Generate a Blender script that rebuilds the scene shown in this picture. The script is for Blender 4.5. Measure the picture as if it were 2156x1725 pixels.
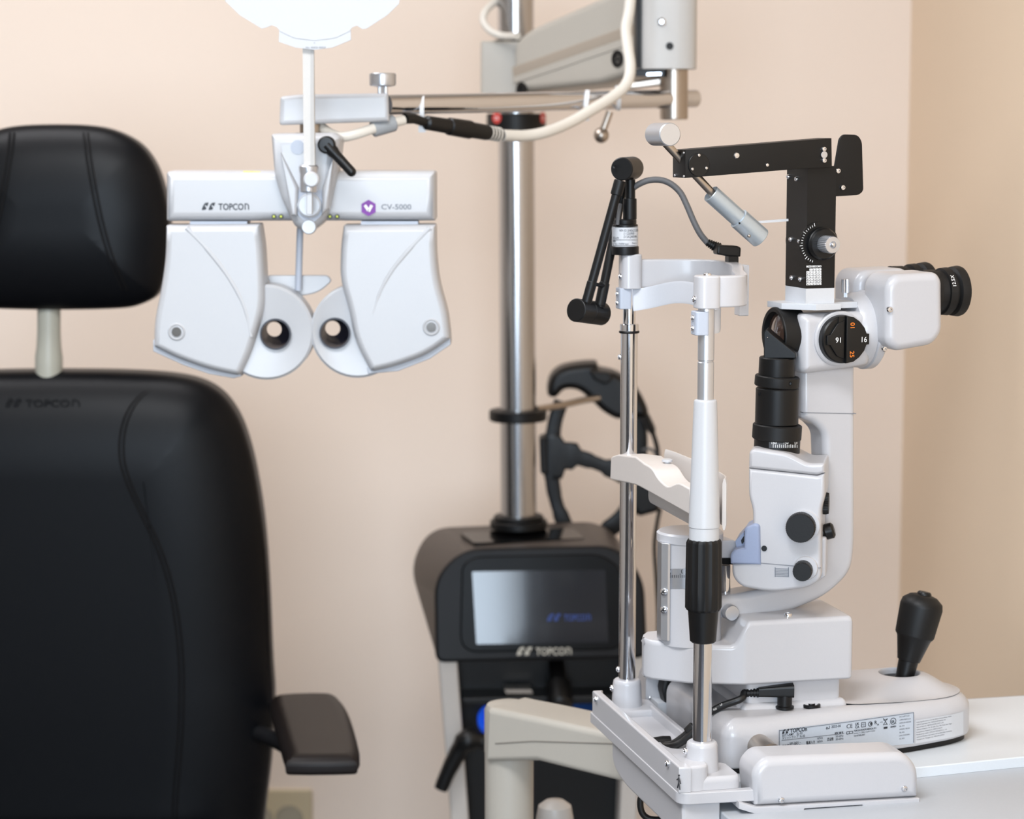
import bpy, bmesh, math
from mathutils import Vector, Matrix, Quaternion
for o in list(bpy.data.objects): bpy.data.objects.remove(o)
SC = bpy.context.scene
COL = SC.collection
# ---------------------------------------------------------------- camera
TH = math.atan(.125); ZC = 1.45; FPX = 5000.
cd = bpy.data.cameras.new('camera'); cam = bpy.data.objects.new('camera', cd); COL.objects.link(cam)
cam.location = (0, 0, ZC); cam.rotation_euler = (math.pi/2 - TH, 0, 0)
cd.sensor_fit = 'HORIZONTAL'; cd.sensor_width = 36; cd.lens = 36*FPX/2156
cd.clip_start = .05; cd.clip_end = 50
cd.dof.use_dof = True; cd.dof.focus_distance = 2.42; cd.dof.aperture_fstop = 6.0
SC.camera = cam
# ---------------------------------------------------------------- light
SC.view_settings.view_transform = 'Standard'; SC.view_settings.look = 'None'
SC.view_settings.gamma = 1; SC.view_settings.use_curve_mapping = False
SC.view_settings.exposure = 0.36
w = bpy.data.worlds.new('world'); SC.world = w; w.use_nodes = True
w.node_tree.nodes['Background'].inputs[0].default_value = (.75, .85, 1, 1)
w.node_tree.nodes['Background'].inputs[1].default_value = .6
def area(name, loc, rot, sx, sy, power, col):
    l = bpy.data.lights.new(name, 'AREA'); l.shape = 'RECTANGLE'; l.size = sx; l.size_y = sy
    l.energy = power; l.color = col
    o = bpy.data.objects.new(name, l); o.location = loc; o.rotation_euler = rot; COL.objects.link(o)
    return o
area('window_daylight', (-.25, -2.16, 1.6), (math.pi/2, 0, 0), 1.7, 1.5, 98, (.72, .855, 1.0))
area('ceiling_panel_light', (-.95, 3.0, 2.555), (0, 0, 0), 1.2, .6, 17, (.98, .97, 1.0))
area('ceiling_panel_light', (-.45, 1.3, 2.555), (0, 0, 0), 1.2, .6, 42, (.93, .96, 1.0))  # added overhead lamp, brightens the tops of slit lamp and table

# ---------------------------------------------------------------- materials
def lin(c):
    return tuple(((v/255)/12.92 if v/255 <= .04045 else ((v/255+.055)/1.055)**2.4) for v in c)
MATS = {}
def mat(name, col, rough=.4, metal=0., grain=0., scale=400., spec=.5, aniso=False, emit=0., coat=0., trans=0., var=.03):
    if name in MATS: return MATS[name]
    m = bpy.data.materials.new(name); m.use_nodes = True; nt = m.node_tree; b = nt.nodes['Principled BSDF']
    c = lin(col)
    tc = nt.nodes.new('ShaderNodeTexCoord'); n = nt.nodes.new('ShaderNodeTexNoise')
    n.inputs['Scale'].default_value = scale; n.inputs['Detail'].default_value = 3
    nt.links.new(tc.outputs['Object'], n.inputs['Vector'])
    mx = nt.nodes.new('ShaderNodeMix'); mx.data_type = 'RGBA'
    mx.inputs['A'].default_value = (*[v*(1-var) for v in c], 1); mx.inputs['B'].default_value = (*[min(1, v*(1+var)) for v in c], 1)
    nt.links.new(n.outputs['Fac'], mx.inputs['Factor']); nt.links.new(mx.outputs['Result'], b.inputs['Base Color'])
    b.inputs['Roughness'].default_value = rough; b.inputs['Metallic'].default_value = metal
    b.inputs['Specular IOR Level'].default_value = spec
    if coat: b.inputs['Coat Weight'].default_value = coat; b.inputs['Coat Roughness'].default_value = .08
    if trans: b.inputs['Transmission Weight'].default_value = trans
    if grain:
        bp = nt.nodes.new('ShaderNodeBump'); bp.inputs['Strength'].default_value = grain; bp.inputs['Distance'].default_value = .0004
        nt.links.new(n.outputs['Fac'], bp.inputs['Height']); nt.links.new(bp.outputs['Normal'], b.inputs['Normal'])
    if aniso:
        w_ = nt.nodes.new('ShaderNodeMapping'); w_.inputs['Scale'].default_value = (1, 1, 60)
        nt.links.new(tc.outputs['Object'], w_.inputs['Vector']); nt.links.new(w_.outputs['Vector'], n.inputs['Vector'])
    if emit:
        b.inputs['Emission Color'].default_value = (*c, 1); b.inputs['Emission Strength'].default_value = emit
    MATS[name] = m; return m
WALL = mat('wall paint', (243, 226, 211), .6, grain=.15, scale=180, var=.015, spec=.3)
WALL2 = mat('wall paint side', (246, 224, 198), .6, grain=.15, scale=180, var=.015, spec=.3)
CEILM = mat('ceiling paint', (235, 232, 226), .8)
FLOORM = mat('floor vinyl', (70, 68, 70), .5, scale=12, var=.15)
DARKW = mat('rear wall paint', (84, 82, 84), .7)
WHITE = mat('white plastic', (183, 182, 185), .3, grain=.06, scale=900, coat=.15)
WHITE2 = mat('bright white plastic', (185, 186, 189), .32, grain=.05, scale=900)
OFFW = mat('cream enamel', (196, 190, 184), .35, grain=.05)
BEIGE = mat('beige enamel', (176, 170, 160), .4, grain=.08, scale=600)
GREYP = mat('grey plastic', (170, 176, 188), .4)
BLUEP = mat('blue grey plastic', (140, 151, 178), .4)
LGREY = mat('light grey anodised', (196, 199, 204), .38, metal=.15)
TABLEG = mat('grey table laminate', (172, 176, 182), .4, scale=300)
BLACK = mat('black plastic', (11, 11, 12), .38, grain=.1, scale=900, spec=.35)
BLACKM = mat('black anodised metal', (12, 12, 13), .42, grain=.12, scale=1500, spec=.3)
RUBBER = mat('black rubber', (10, 10, 11), .5, grain=.15, scale=700, spec=.35)
LEATHER = mat('black leather', (9, 10, 13), .38, grain=.3, scale=700, spec=.16)
SEAM = mat('black seam leather', (8, 8, 10), .6, spec=.2)
ARMPAD = mat('dark armrest urethane', (22, 17, 16), .42, grain=.2, scale=700, spec=.2)
CHROME = mat('chrome', (215, 216, 220), .07, metal=1, var=.01)
STEEL = mat('brushed steel', (190, 190, 192), .2, metal=1, aniso=True, scale=60)
ALU = mat('anodised aluminium', (198, 200, 205), .33, metal=.85, aniso=True, scale=80)
SILVER = mat('silver blue aluminium', (176, 186, 194), .36, metal=.6)
NICKEL = mat('satin nickel', (176, 166, 156), .3, metal=1)
CONSOLE = mat('charcoal plastic', (20, 20, 22), .45, grain=.1, spec=.2)
CONSTOP = mat('taupe console shell', (74, 66, 61), .45, grain=.1)
GLOSSB = mat('glossy black glass', (8, 8, 9), .1)
SCREEN = mat('dark display glass', (30, 33, 38), .09, emit=.12, spec=.6)
INK = mat('dark ink', (40, 42, 48), .5)
INKGREY = mat('grey ink', (110, 114, 122), .5)
WINK = mat('white ink', (235, 235, 235), .5)
SINK = mat('warm silver ink', (200, 196, 184), .4)
OINK = mat('orange ink', (255, 130, 30), .5)
BINK = mat('blue screen ink', (44, 66, 128), .4, emit=.18)
RED = mat('red sticker', (200, 70, 62), .5)
PURPLE = mat('purple ink', (120, 50, 150), .5)
LABEL = mat('silver label', (190, 198, 208), .4, metal=.2)
PAPER = mat('white label paper', (196, 198, 202), .5)
LENS = mat('coated lens glass', (70, 52, 44), .05, coat=1)
CABLEW = mat('cream cable sheath', (214, 208, 198), .45)
CABLEG = mat('grey cable sheath', (84, 84, 86), .6)
CABLEB = mat('black cable sheath', (14, 14, 15), .42)
FERR = mat('grey ferrite', (150, 154, 158), .45)
TIE = mat('white nylon', (225, 226, 228), .4)
CLEAR = mat('frosted clear strap', (214, 216, 222), .3, trans=.1)
IVORY = mat('ivory cup plastic', (206, 199, 194), .4)
BLUEL = mat('blue lit ring', (20, 70, 190), .35, emit=.5)
GREENL = mat('green lamp lens', (190, 200, 90), .3, emit=.3)
OUTLET = mat('almond outlet plastic', (200, 184, 152), .4)

# ---------------------------------------------------------------- frames and pixels
def ray(px, py):
    a = (px-1078)/FPX; b = (862.5-py)/FPX
    return Vector((a, math.cos(TH)+b*math.sin(TH), -math.sin(TH)+b*math.cos(TH)))
CAMP = Vector((0, 0, ZC))
def at(px, py, Y):
    d = ray(px, py); return CAMP + d*(Y/d.y)
class Frame:
    def __init__(s, org, deg):
        a = math.radians(deg); s.o = Vector(org); s.u = Vector((math.cos(a), math.sin(a), 0)); s.v = Vector((-math.sin(a), math.cos(a), 0))
    def w(s, u, v, z): return Vector((s.o.x, s.o.y, 0)) + s.u*u + s.v*v + Vector((0, 0, z))
    def loc(s, p):
        q = p - s.o; return (q.dot(s.u), q.dot(s.v), p.z)
    def pv(s, px, py, v):
        d = ray(px, py); t = ((s.o-CAMP).dot(s.v)+v)/d.dot(s.v); return s.loc(CAMP+d*t)
    def pu(s, px, py, u):
        d = ray(px, py); t = ((s.o-CAMP).dot(s.u)+u)/d.dot(s.u); return s.loc(CAMP+d*t)
    def pz(s, px, py, z):
        d = ray(px, py); t = (z-ZC)/d.z; return s.loc(CAMP+d*t)
class TFrame(Frame):
    """frame leaning back by a tilt angle: third coordinate runs up the slope"""
    def __init__(s, org, deg, tilt):
        Frame.__init__(s, org, deg); t = math.radians(tilt); z = Vector((0, 0, 1)); v = s.v.copy()
        s.n = v*math.cos(t)-z*math.sin(t); s.t = z*math.cos(t)+v*math.sin(t)
    def w(s, u, d, q): return s.o+s.u*u+s.n*d+s.t*q
    def pv(s, px, py, d):
        r = ray(px, py); k = ((s.o-CAMP).dot(s.n)+d)/r.dot(s.n); q = CAMP+r*k-s.o; return (q.dot(s.u), d, q.dot(s.t))
def fillet(pts, r=0, n=5):
    out = []; N = len(pts)
    for i in range(N):
        p = Vector(pts[i][:2]); rr = pts[i][2] if len(pts[i]) > 2 else r
        a = Vector(pts[i-1][:2]); b = Vector(pts[(i+1) % N][:2])
        if rr <= 0: out.append((p.x, p.y)); continue
        da = (a-p); db = (b-p); la, lb = da.length, db.length; da.normalize(); db.normalize()
        t = min(rr, la*.48, lb*.48); p0 = p+da*t; p1 = p+db*t
        for k in range(n+1):
            s = k/n; q = p0*(1-s)**2 + p*2*s*(1-s) + p1*s*s; out.append((q.x, q.y))
    return out
def spline(pts, n=6, closed=False):
    P = [Vector(p) for p in pts]; N = len(P); out = []
    for i in range(N if closed else N-1):
        p0 = P[i-1] if (closed or i > 0) else P[0]*2-P[1]
        p1 = P[i]; p2 = P[(i+1) % N]; p3 = P[(i+2) % N] if (closed or i+2 < N) else P[-1]*2-P[-2]
        for k in range(n):
            t = k/n; out.append(.5*((2*p1)+(p2-p0)*t+(2*p0-5*p1+4*p2-p3)*t*t+(3*p1-p0-3*p2+p3)*t**3))
    if not closed: out.append(P[-1])
    return out
class MB:
    def __init__(s): s.v = []; s.f = []
    def add(s, vs, fs):
        k = len(s.v); s.v += [Vector(v) for v in vs]; s.f += [tuple(i+k for i in f) for f in fs]; return s
    def rings(s, R, cap0=True, cap1=True):
        n = len(R[0]); vs = [p for r in R for p in r]; fs = []
        for j in range(len(R)-1):
            for i in range(n):
                fs.append((j*n+i, j*n+(i+1) % n, (j+1)*n+(i+1) % n, (j+1)*n+i))
        if cap0: fs.append(tuple(range(n))[::-1])
        if cap1: fs.append(tuple(range((len(R)-1)*n, len(R)*n)))
        return s.add(vs, fs)
    def slab(s, pts, d0, d1, f, r0=(0, 0), r1=(0, 0), seg=4, dome0=0):
        """outline pts (a,b) metres, extruded d0..d1 by f(a,b,d)->world, edges rounded by (inset, depth)"""
        P = [Vector(p) for p in pts]; Q = [P[0]]
        for p in P[1:]:
            if (p-Q[-1]).length > 1e-6: Q.append(p)
        if (Q[0]-Q[-1]).length < 1e-6: Q.pop()
        P = Q; N = len(P)
        A = sum(P[i].x*P[(i+1) % N].y-P[(i+1) % N].x*P[i].y for i in range(N))
        if A < 0: P = P[::-1]
        amax = max(r0[0], r1[0]); ST = 24; hist = [[p.copy() for p in P]]
        if amax > 0:
            # stepwise inset; neighbours that meet are merged, so small corner radii do not fold over
            grp = [[i] for i in range(N)]; pos = [p.copy() for p in P]
            ED = [(P[(i+1) % N]-P[i]).normalized() for i in range(N)]  # edge directions never change
            for st_ in range(ST):
                n_ = len(pos); new = []
                for i in range(n_):
                    e0 = ED[grp[i][0]-1]; e1 = ED[grp[i][-1]]
                    n0 = Vector((-e0.y, e0.x)); n1 = Vector((-e1.y, e1.x)); q = 1+n0.dot(n1)
                    new.append(pos[i]+(n0+n1)/max(q, .2)*(amax/ST))
                pos = new
                while len(pos) > 3:
                    n_ = len(pos); bad = -1; wv = 1e-6
                    for i in range(n_):
                        c_ = (pos[(i+1) % n_]-pos[i]).dot(ED[grp[i][-1]])
                        if c_ < wv: wv = c_; bad = i
                    if bad < 0: break
                    j = (bad+1) % n_; pos[bad] = (pos[bad]+pos[j])/2; grp[bad] = grp[bad]+grp[j]
                    del pos[j]; del grp[j]
                h = [None]*N
                for g, p in zip(grp, pos):
                    for i in g: h[i] = p
                hist.append(h)
        sg = 1 if d1 > d0 else -1
        def inset(i, ins):
            if amax <= 0 or ins <= 0: return P[i]
            t = min(ST, ins/amax*ST); k = min(ST-1, int(t)); return hist[k][i].lerp(hist[k+1][i], t-k)
        def ring(ins, d): return [f(*inset(i, ins), d) for i in range(N)]
        R = []
        if dome0:
            c = sum(P, Vector((0, 0)))/N
            for k in (1, 2, 3, 4):
                q = k/5
                R.append([f(*(c+(inset(i, r0[0])-c)*q), d0-sg*dome0*(1-q*q)) for i in range(N)])
        if r0[0] > 0:
            for k in range(seg):
                t = k/seg*math.pi/2; R.append(ring(r0[0]*(1-math.sin(t)), d0+sg*r0[1]*(1-math.cos(t))))
            R.append(ring(0, d0+sg*r0[1]))
        else: R.append(ring(0, d0))
        if r1[0] > 0:
            R.append(ring(0, d1-sg*r1[1]))
            for k in range(seg-1, -1, -1):
                t = k/seg*math.pi/2; R.append(ring(r1[0]*(1-math.sin(t)), d1-sg*r1[1]*(1-math.cos(t))))
        else: R.append(ring(0, d1))
        return s.rings(R)
    def lathe(s, p0, p1, prof, n=32, flute=None, hint=None):
        """prof [(t metres from p0 along axis, radius)]; flute (count, depth)"""
        p0 = Vector(p0); ax = (Vector(p1)-p0).normalized()
        h = Vector(hint) if hint else (Vector((0, 0, 1)) if abs(ax.z) < .9 else Vector((1, 0, 0)))
        a = (h-ax*h.dot(ax)).normalized(); b = ax.cross(a); R = []
        for t, r in prof:
            ring = []
            for i in range(n):
                q = 2*math.pi*i/n; rr = max(r, 1e-5)
                if flute and rr > flute[1]*3: rr += flute[1]*(.5+.5*math.cos(flute[0]*q))-flute[1]
                ring.append(p0+ax*t+(a*math.cos(q)+b*math.sin(q))*rr)
            R.append(ring)
        return s.rings(R)
    def tube(s, pts, r, n=10, sub=0):
        P = [Vector(p) for p in pts]
        if sub: P = spline(P, sub)
        rs = r if isinstance(r, (list, tuple)) else [r]*len(P)
        if len(rs) != len(P): rs = [rs[min(int(i*len(rs)/len(P)), len(rs)-1)] for i in range(len(P))]
        R = []; up = None
        for i, p in enumerate(P):
            t = (P[min(i+1, len(P)-1)]-P[max(i-1, 0)]).normalized()
            if up is None: up = Vector((0, 0, 1)) if abs(t.z) < .9 else Vector((1, 0, 0))
            a = (up-t*up.dot(t)).normalized(); up = a; b = t.cross(a)
            R.append([p+(a*math.cos(2*math.pi*k/n)+b*math.sin(2*math.pi*k/n))*rs[i] for k in range(n)])
        return s.rings(R)
    def strip(s, pts, wdt, thk, up=Vector((0, 0, 1)), sub=0):
        """flat band along pts: width along up, thickness sideways"""
        P = [Vector(p) for p in pts]
        if sub: P = spline(P, sub)
        R = []
        ws = wdt if isinstance(wdt, list) else [wdt]*len(P)
        if len(ws) != len(P): ws = [ws[min(int(i*len(ws)/len(P)), len(ws)-1)] for i in range(len(P))]
        for i, p in enumerate(P):
            t = (P[min(i+1, len(P)-1)]-P[max(i-1, 0)]).normalized(); b = t.cross(up).normalized(); a = b.cross(t).normalized()
            h = ws[i]/2; k = thk/2
            R.append([p+a*h*.8+b*k, p+a*h+b*k*.4, p+a*h-b*k*.4, p+a*h*.8-b*k, p-a*h*.8-b*k, p-a*h-b*k*.4, p-a*h+b*k*.4, p-a*h*.8+b*k])
        return s.rings(R)
    def ball(s, c, r, n=20, m=12, sc=(1, 1, 1)):
        c = Vector(c); R = []
        for j in range(m+1):
            t = math.pi*(j+.02)/(m+.04); R.append([c+Vector((math.sin(t)*math.cos(2*math.pi*i/n)*r*sc[0], math.sin(t)*math.sin(2*math.pi*i/n)*r*sc[1], math.cos(t)*r*sc[2])) for i in range(n)])
        return s.rings(R)
    def hull(s, A, B): return s.rings([A, B])
def empty(name, loc, label, cat, group=None):
    o = bpy.data.objects.new(name, None); o.empty_display_size = .05; o.location = loc; COL.objects.link(o)
    o['label'] = label; o['category'] = cat
    if group: o['group'] = group
    return o
def wloc(o):
    p = Vector((0, 0, 0))
    while o: p += o.location; o = o.parent
    return p
def obj(name, mb, m, parent=None, label=None, ang=38, wn=True, kind=None, cat=None):
    off = wloc(parent) if parent else Vector((0, 0, 0))
    me = bpy.data.meshes.new(name); bm = bmesh.new()
    vs = [bm.verts.new(v-off) for v in mb.v]
    for f in mb.f:
        try: bm.faces.new([vs[i] for i in f])
        except ValueError: pass
    bmesh.ops.remove_doubles(bm, verts=bm.verts, dist=4e-6)
    bmesh.ops.dissolve_degenerate(bm, dist=2e-6, edges=bm.edges)
    bmesh.ops.recalc_face_normals(bm, faces=bm.faces)
    bm.to_mesh(me); bm.free()
    me.shade_smooth(); me.set_sharp_from_angle(angle=math.radians(ang))
    me.materials.append(m)
    o = bpy.data.objects.new(name, me); COL.objects.link(o)
    if parent: o.parent = parent
    if wn:
        md = o.modifiers.new('weighted', 'WEIGHTED_NORMAL'); md.keep_sharp = True; md.weight = 80
    if label: o['label'] = label
    if kind: o['kind'] = kind
    if cat: o['category'] = cat
    return o
def pslab(fr, pts, d0, d1, r0=(0, 0), r1=(0, 0), seg=4, rpx=0, mb=None, dome0=0, n=5, smooth=False):
    """pixel outline traced on the plane v=d0 of a frame, extruded to v=d1"""
    q = spline([Vector(p[:2]) for p in pts], 6, True) if smooth else fillet(pts, rpx, n)
    L = [fr.pv(p[0], p[1], d0) for p in q]
    return (mb or MB()).slab([(a[0], a[2]) for a in L], d0, d1, lambda a, b, d: fr.w(a, d, b), r0, r1, seg, dome0)
def uslab(fr, pts, d0, d1, r0=(0, 0), r1=(0, 0), seg=4, rpx=0, mb=None):
    """the same on a plane u=d0, extruded along u"""
    L = [fr.pu(p[0], p[1], d0) for p in fillet(pts, rpx)]
    return (mb or MB()).slab([(a[1], a[2]) for a in L], d0, d1, lambda a, b, d: fr.w(d, a, b), r0, r1, seg)
def zslab(fr, pts, z0, z1, r0=(0, 0), r1=(0, 0), seg=4, rm=0, mb=None, n=5):
    """plan outline in frame metres (u,v), extruded z0..z1"""
    return (mb or MB()).slab(fillet(pts, rm, n), z0, z1, lambda a, b, d: fr.w(a, b, d), r0, r1, seg)
def text_mesh(s, size, bold=0.0):
    c = bpy.data.curves.new('lettering', 'FONT'); c.body = s; c.size = size; c.offset = bold; c.resolution_u = 3
    t = bpy.data.objects.new('lettering', c); COL.objects.link(t)
    dg = bpy.context.evaluated_depsgraph_get(); me = bpy.data.meshes.new_from_object(t.evaluated_get(dg))
    vs = [v.co.copy() for v in me.vertices]; fs = [tuple(p.vertices) for p in me.polygons]
    bpy.data.objects.remove(t); bpy.data.curves.remove(c); bpy.data.meshes.remove(me)
    return vs, fs
def put(vs, fs, org, X, Y, mb=None):
    return (mb or MB()).add([org+X*v.x+Y*v.y for v in vs], fs)
def letters(name, s, org, X, Y, h, m, parent, bold=0., center=False, width=None, mb=None, lab=None):
    """text with cap height h metres, baseline start at org, X/Y unit directions"""
    vs, fs = text_mesh(s, h/.72, bold*h)
    if not vs: return None
    x0 = min(v.x for v in vs); x1 = max(v.x for v in vs)
    k = width/(x1-x0) if width else 1
    for v in vs: v.x = (v.x-x0-((x1-x0)/2 if center else 0))*k
    if mb: return put(vs, fs, org, X, Y, mb)
    return obj(name, put(vs, fs, org, X, Y), m, parent, wn=False, label=lab)
def logo(org, X, Y, h, mb):
    """two slanted leaf marks of the maker's emblem, height h"""
    for k in (0, 1):
        o = k*.95
        q = spline([Vector(p) for p in [(o+.0, 0), (o+.12, .42), (o+.38, .88), (o+.62, 1.0), (o+.95, 1.0), (o+.82, .62), (o+.72, .5), (o+.52, .72), (o+.42, .55), (o+.62, .32), (o+.55, .05), (o+.3, .0)]], 3, True)
        mb.add([org+X*(p.x*h)+Y*(p.y*h) for p in q], [tuple(range(len(q)))])
    return mb
def brand(name, org, X, Y, h, m, parent, total):
    mb = MB(); logo(org, X, Y, h, mb)
    letters('', 'TOPCO', org+X*h*2.35, X, Y, h*.92, m, parent, bold=.03, width=(total-h*2.35)*.82, mb=mb)
    # last letter is an arched capital
    a = org+X*(h*2.35+(total-h*2.35)*.855); wd = (total-h*2.35)*.145; t = h*.15; hh = h*.92
    out = [(0, 0), (0, hh), (wd*.45, hh), (wd*.85, hh*.85), (wd, hh*.6), (wd, 0), (wd-t, 0), (wd-t, hh*.58), (wd*.72-t*.4, hh*.78), (wd*.42, hh-t), (t, hh-t), (t, 0)]
    mb.add([a+X*p[0]+Y*p[1] for p in out], [(0, 1, 10, 11), (1, 2, 9, 10), (2, 3, 8, 9), (3, 4, 7, 8), (4, 5, 6, 7)])
    return obj(name, mb, m, parent, wn=False)
Z3 = Vector((0, 0, 1))
def screw(p, nrm, r, parent, m=None, name='screw', hexd=True):
    n = Vector(nrm).normalized(); p = Vector(p); mb = MB()
    mb.lathe(p-n*r*.3, p+n, [(0, r), (r*.6, r), (r*.9, r*.8), (r*1.0, r*.45), (r*.6, r*.38), (r*.6, 0)], 14)
    return obj(name, mb, m or CHROME, parent, wn=False)

# ================================================================ ROOM
X0, X1, YB, YR, ZT = -3.0, .722, 4.35, -2.2, 2.6
def wall(name, a, b, m, th=(0, 0)):
    a = Vector(a); b = Vector(b); mb = MB()
    vs = [Vector((x, y, z)) for x in (a.x, b.x) for y in (a.y, b.y) for z in (a.z, b.z)]
    mb.add(vs, [(0, 1, 3, 2), (4, 6, 7, 5), (0, 4, 5, 1), (2, 3, 7, 6), (0, 2, 6, 4), (1, 5, 7, 3)])
    return mb
def struct(name, mb, m):
    return obj(name, mb, m, kind='structure', wn=False, ang=20)
struct('floor', wall('', (X0-.1, YR-.1, -.1), (X1+.1, YB+.1, 0), 0), FLOORM)
struct('ceiling', wall('', (X0-.1, YR-.1, ZT), (X1+.1, YB+.1, ZT+.1), 0), CEILM)
struct('wall_back', wall('', (X0-.1, YB, 0), (X1+.1, YB+.1, ZT), 0), WALL)
struct('wall_right', wall('', (X1, YR, 0), (X1+.1, YB, ZT), 0), WALL2)
struct('wall_left', wall('', (X0-.1, YR, 0), (X0, YB, ZT), 0), mat('left wall paint', (176, 168, 160), .6))
mb = MB()
for a, b in (((X0, YR-.1, 0), (-1.15, YR, ZT)), ((.65, YR-.1, 0), (X1, YR, ZT)), ((-1.15, YR-.1, 0), (.65, YR, .85)), ((-1.15, YR-.1, 2.35), (.65, YR, ZT))):
    q = wall('', a, b, 0); mb.add(q.v, q.f)
struct('wall_rear', mb, DARKW)
mb = MB()
for a, b in (((-1.15, YR-.1, .85), (-1.10, YR, 2.35)), ((.60, YR-.1, .85), (.65, YR, 2.35)), ((-1.15, YR-.1, .85), (.65, YR, .9)), ((-1.15, YR-.1, 2.3), (.65, YR, 2.35)), ((-.275, YR-.1, .9), (-.225, YR, 2.3))):
    q = wall('', a, b, 0); mb.add(q.v, q.f)
struct('window_1', mb, CEILM)
mb = wall('', (X0, YB-.015, 0), (X1, YB, .09), 0); struct('baseboard_back', mb, CEILM)
mb = wall('', (X1-.015, YR, 0), (X1, YB-.015, .09), 0); struct('baseboard_right', mb, CEILM)
for y, xo in ((3.0, 0), (1.3, .5)):  # second fixture is added, out of view, around the extra overhead lamp
    t = empty('ceiling_light', (-.95+xo, y, ZT), 'flat ceiling light panel ' + ('near the back wall above the chair' if y > 2 else 'added nearer the window to brighten the slit lamp'), 'light')
    mb = MB()
    for a, b in (((-1.6+xo, y-.35, 2.56), (-1.55+xo, y+.35, ZT)), ((-.35+xo, y-.35, 2.56), (-.3+xo, y+.35, ZT)), ((-1.55+xo, y-.35, 2.56), (-.35+xo, y-.3, ZT)), ((-1.55+xo, y+.3, 2.56), (-.35+xo, y+.35, ZT))):
        q = wall('', a, b, 0); mb.add(q.v, q.f)
    obj('frame', mb, CEILM, t, wn=False)
    obj('diffuser', wall('', (-1.55+xo, y-.3, 2.565), (-.35+xo, y+.3, ZT), 0), CEILM, t, wn=False)
# wall outlet
t = empty('wall_outlet', at(600, 1720, YB), 'almond electrical outlet plate low on the wall beside the black chair', 'outlet')
F0 = Frame((0, YB, 0), 0)
obj('plate', pslab(F0, [(520, 1664), (657, 1664), (657, 1770), (520, 1770)], -.007, 0, (.004, .004), rpx=6), OUTLET, t)
for cx in (609, 545):
    q = F0.w(*F0.pv(cx, 1724, -.0065)); obj('socket', MB().lathe(q, q-F0.v, [(0, .026), (.0022, .026), (.003, .0245), (.0012, .023), (.0012, 0)], 28), mat('outlet socket shade', (168, 158, 138), .45), t)

# ================================================================ EXAMINATION CHAIR
YC = 3.3
ch = empty('examination_chair', at(103, 1700, YC+.3) * Vector((1, 1, 0)) if False else Vector((at(103, 1700, YC).x, 3.05, 0)), 'black leather examination chair with padded headrest, tall backrest and armrest', 'chair')
FC = Frame((0, YC, 0), 0)
def mirror(h): return h + [(206-x, y) for x, y in h[::-1] if x != 103]
def depth_on(out_px, p, a, b):
    d = 1e9
    for i in range(len(out_px)):
        A = Vector(out_px[i]); B = Vector(out_px[(i+1) % len(out_px)]); ab = B-A
        t = max(0, min(1, (p-A).dot(ab)/max(ab.length_squared, 1e-9))); d = min(d, (A+ab*t-p).length)
    s = d*YC/FPX
    return 0 if s >= a else b*(1-math.sqrt(max(0, 1-(1-s/a)**2)))
hr = mirror([(103, 262), (180, 265), (235, 277), (285, 305), (318, 350), (338, 410), (347, 470), (345, 530), (337, 585), (322, 625), (290, 645), (240, 655), (103, 658)])
hro = [tuple(p) for p in spline([Vector(p) for p in hr], 5, True)]
bkr = mirror([(103, 790), (250, 792), (350, 799), (415, 814), (460, 843), (493, 890), (515, 950), (531, 1020), (546, 1120), (555, 1240), (562, 1400), (567, 1480), (566, 1550), (559, 1640), (549, 1725), (540, 1800), (515, 1900), (460, 1925), (103, 1930)])
bko = [tuple(p) for p in spline([Vector(p) for p in bkr], 5, True)]
head = obj('headrest', pslab(FC, hro, 0, .11, (.115, .045), (.04, .04), 12), LEATHER, ch, ang=60)
back = obj('backrest', pslab(FC, bko, 0, .14, (.15, .06), (.05, .05), 12), LEATHER, ch, ang=60)
def seam(path, outl, a, b, parent):
    for sgn in (1, -1):
        for off in (0, 9):
            P = []
            for q in spline([Vector(p) for p in path], 6):
                q = Vector((103+sgn*(q.x+off-103), q.y)); d = depth_on(outl, q, a, b); l = FC.pv(q.x, q.y, d); P.append(FC.w(l[0], d-.0012, l[2]))
            obj('seam', MB().tube(P, .0016, 6), SEAM, parent, wn=False)
seam([(176, 280), (182, 330), (192, 390), (206, 460), (222, 520), (240, 570), (258, 610)], hro, .115, .045, head)
seam([(345, 808), (312, 820), (282, 845), (262, 880), (252, 925), (254, 975), (272, 1030), (300, 1090), (328, 1150), (350, 1215), (366, 1290), (376, 1380), (378, 1460), (374, 1560), (366, 1660), (360, 1760)], bko, .15, .06, back)
dl0 = depth_on(bko, Vector((90, 850)), .15, .06); l = FC.pv(12, 856, dl0); brand('lettering', FC.w(l[0], l[1]-.004, l[2]), FC.u, Z3, .012, SEAM, back, .105)
pm = MB(); a0 = at(103, 640, YC+.06); a1 = at(103, 800, YC+.06)
pm.tube([at(103, 620, YC+.06), at(103, 700, YC+.06), at(103, 730, YC+.06), at(103, 752, YC+.06), at(103, 775, YC+.06), at(103, 840, YC+.06)], [.0165, .0165, .0175, .0195, .0195, .019], 24)
obj('headrest_post', pm, mat('grey green post enamel', (168, 166, 154), .4), ch, ang=60)
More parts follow.
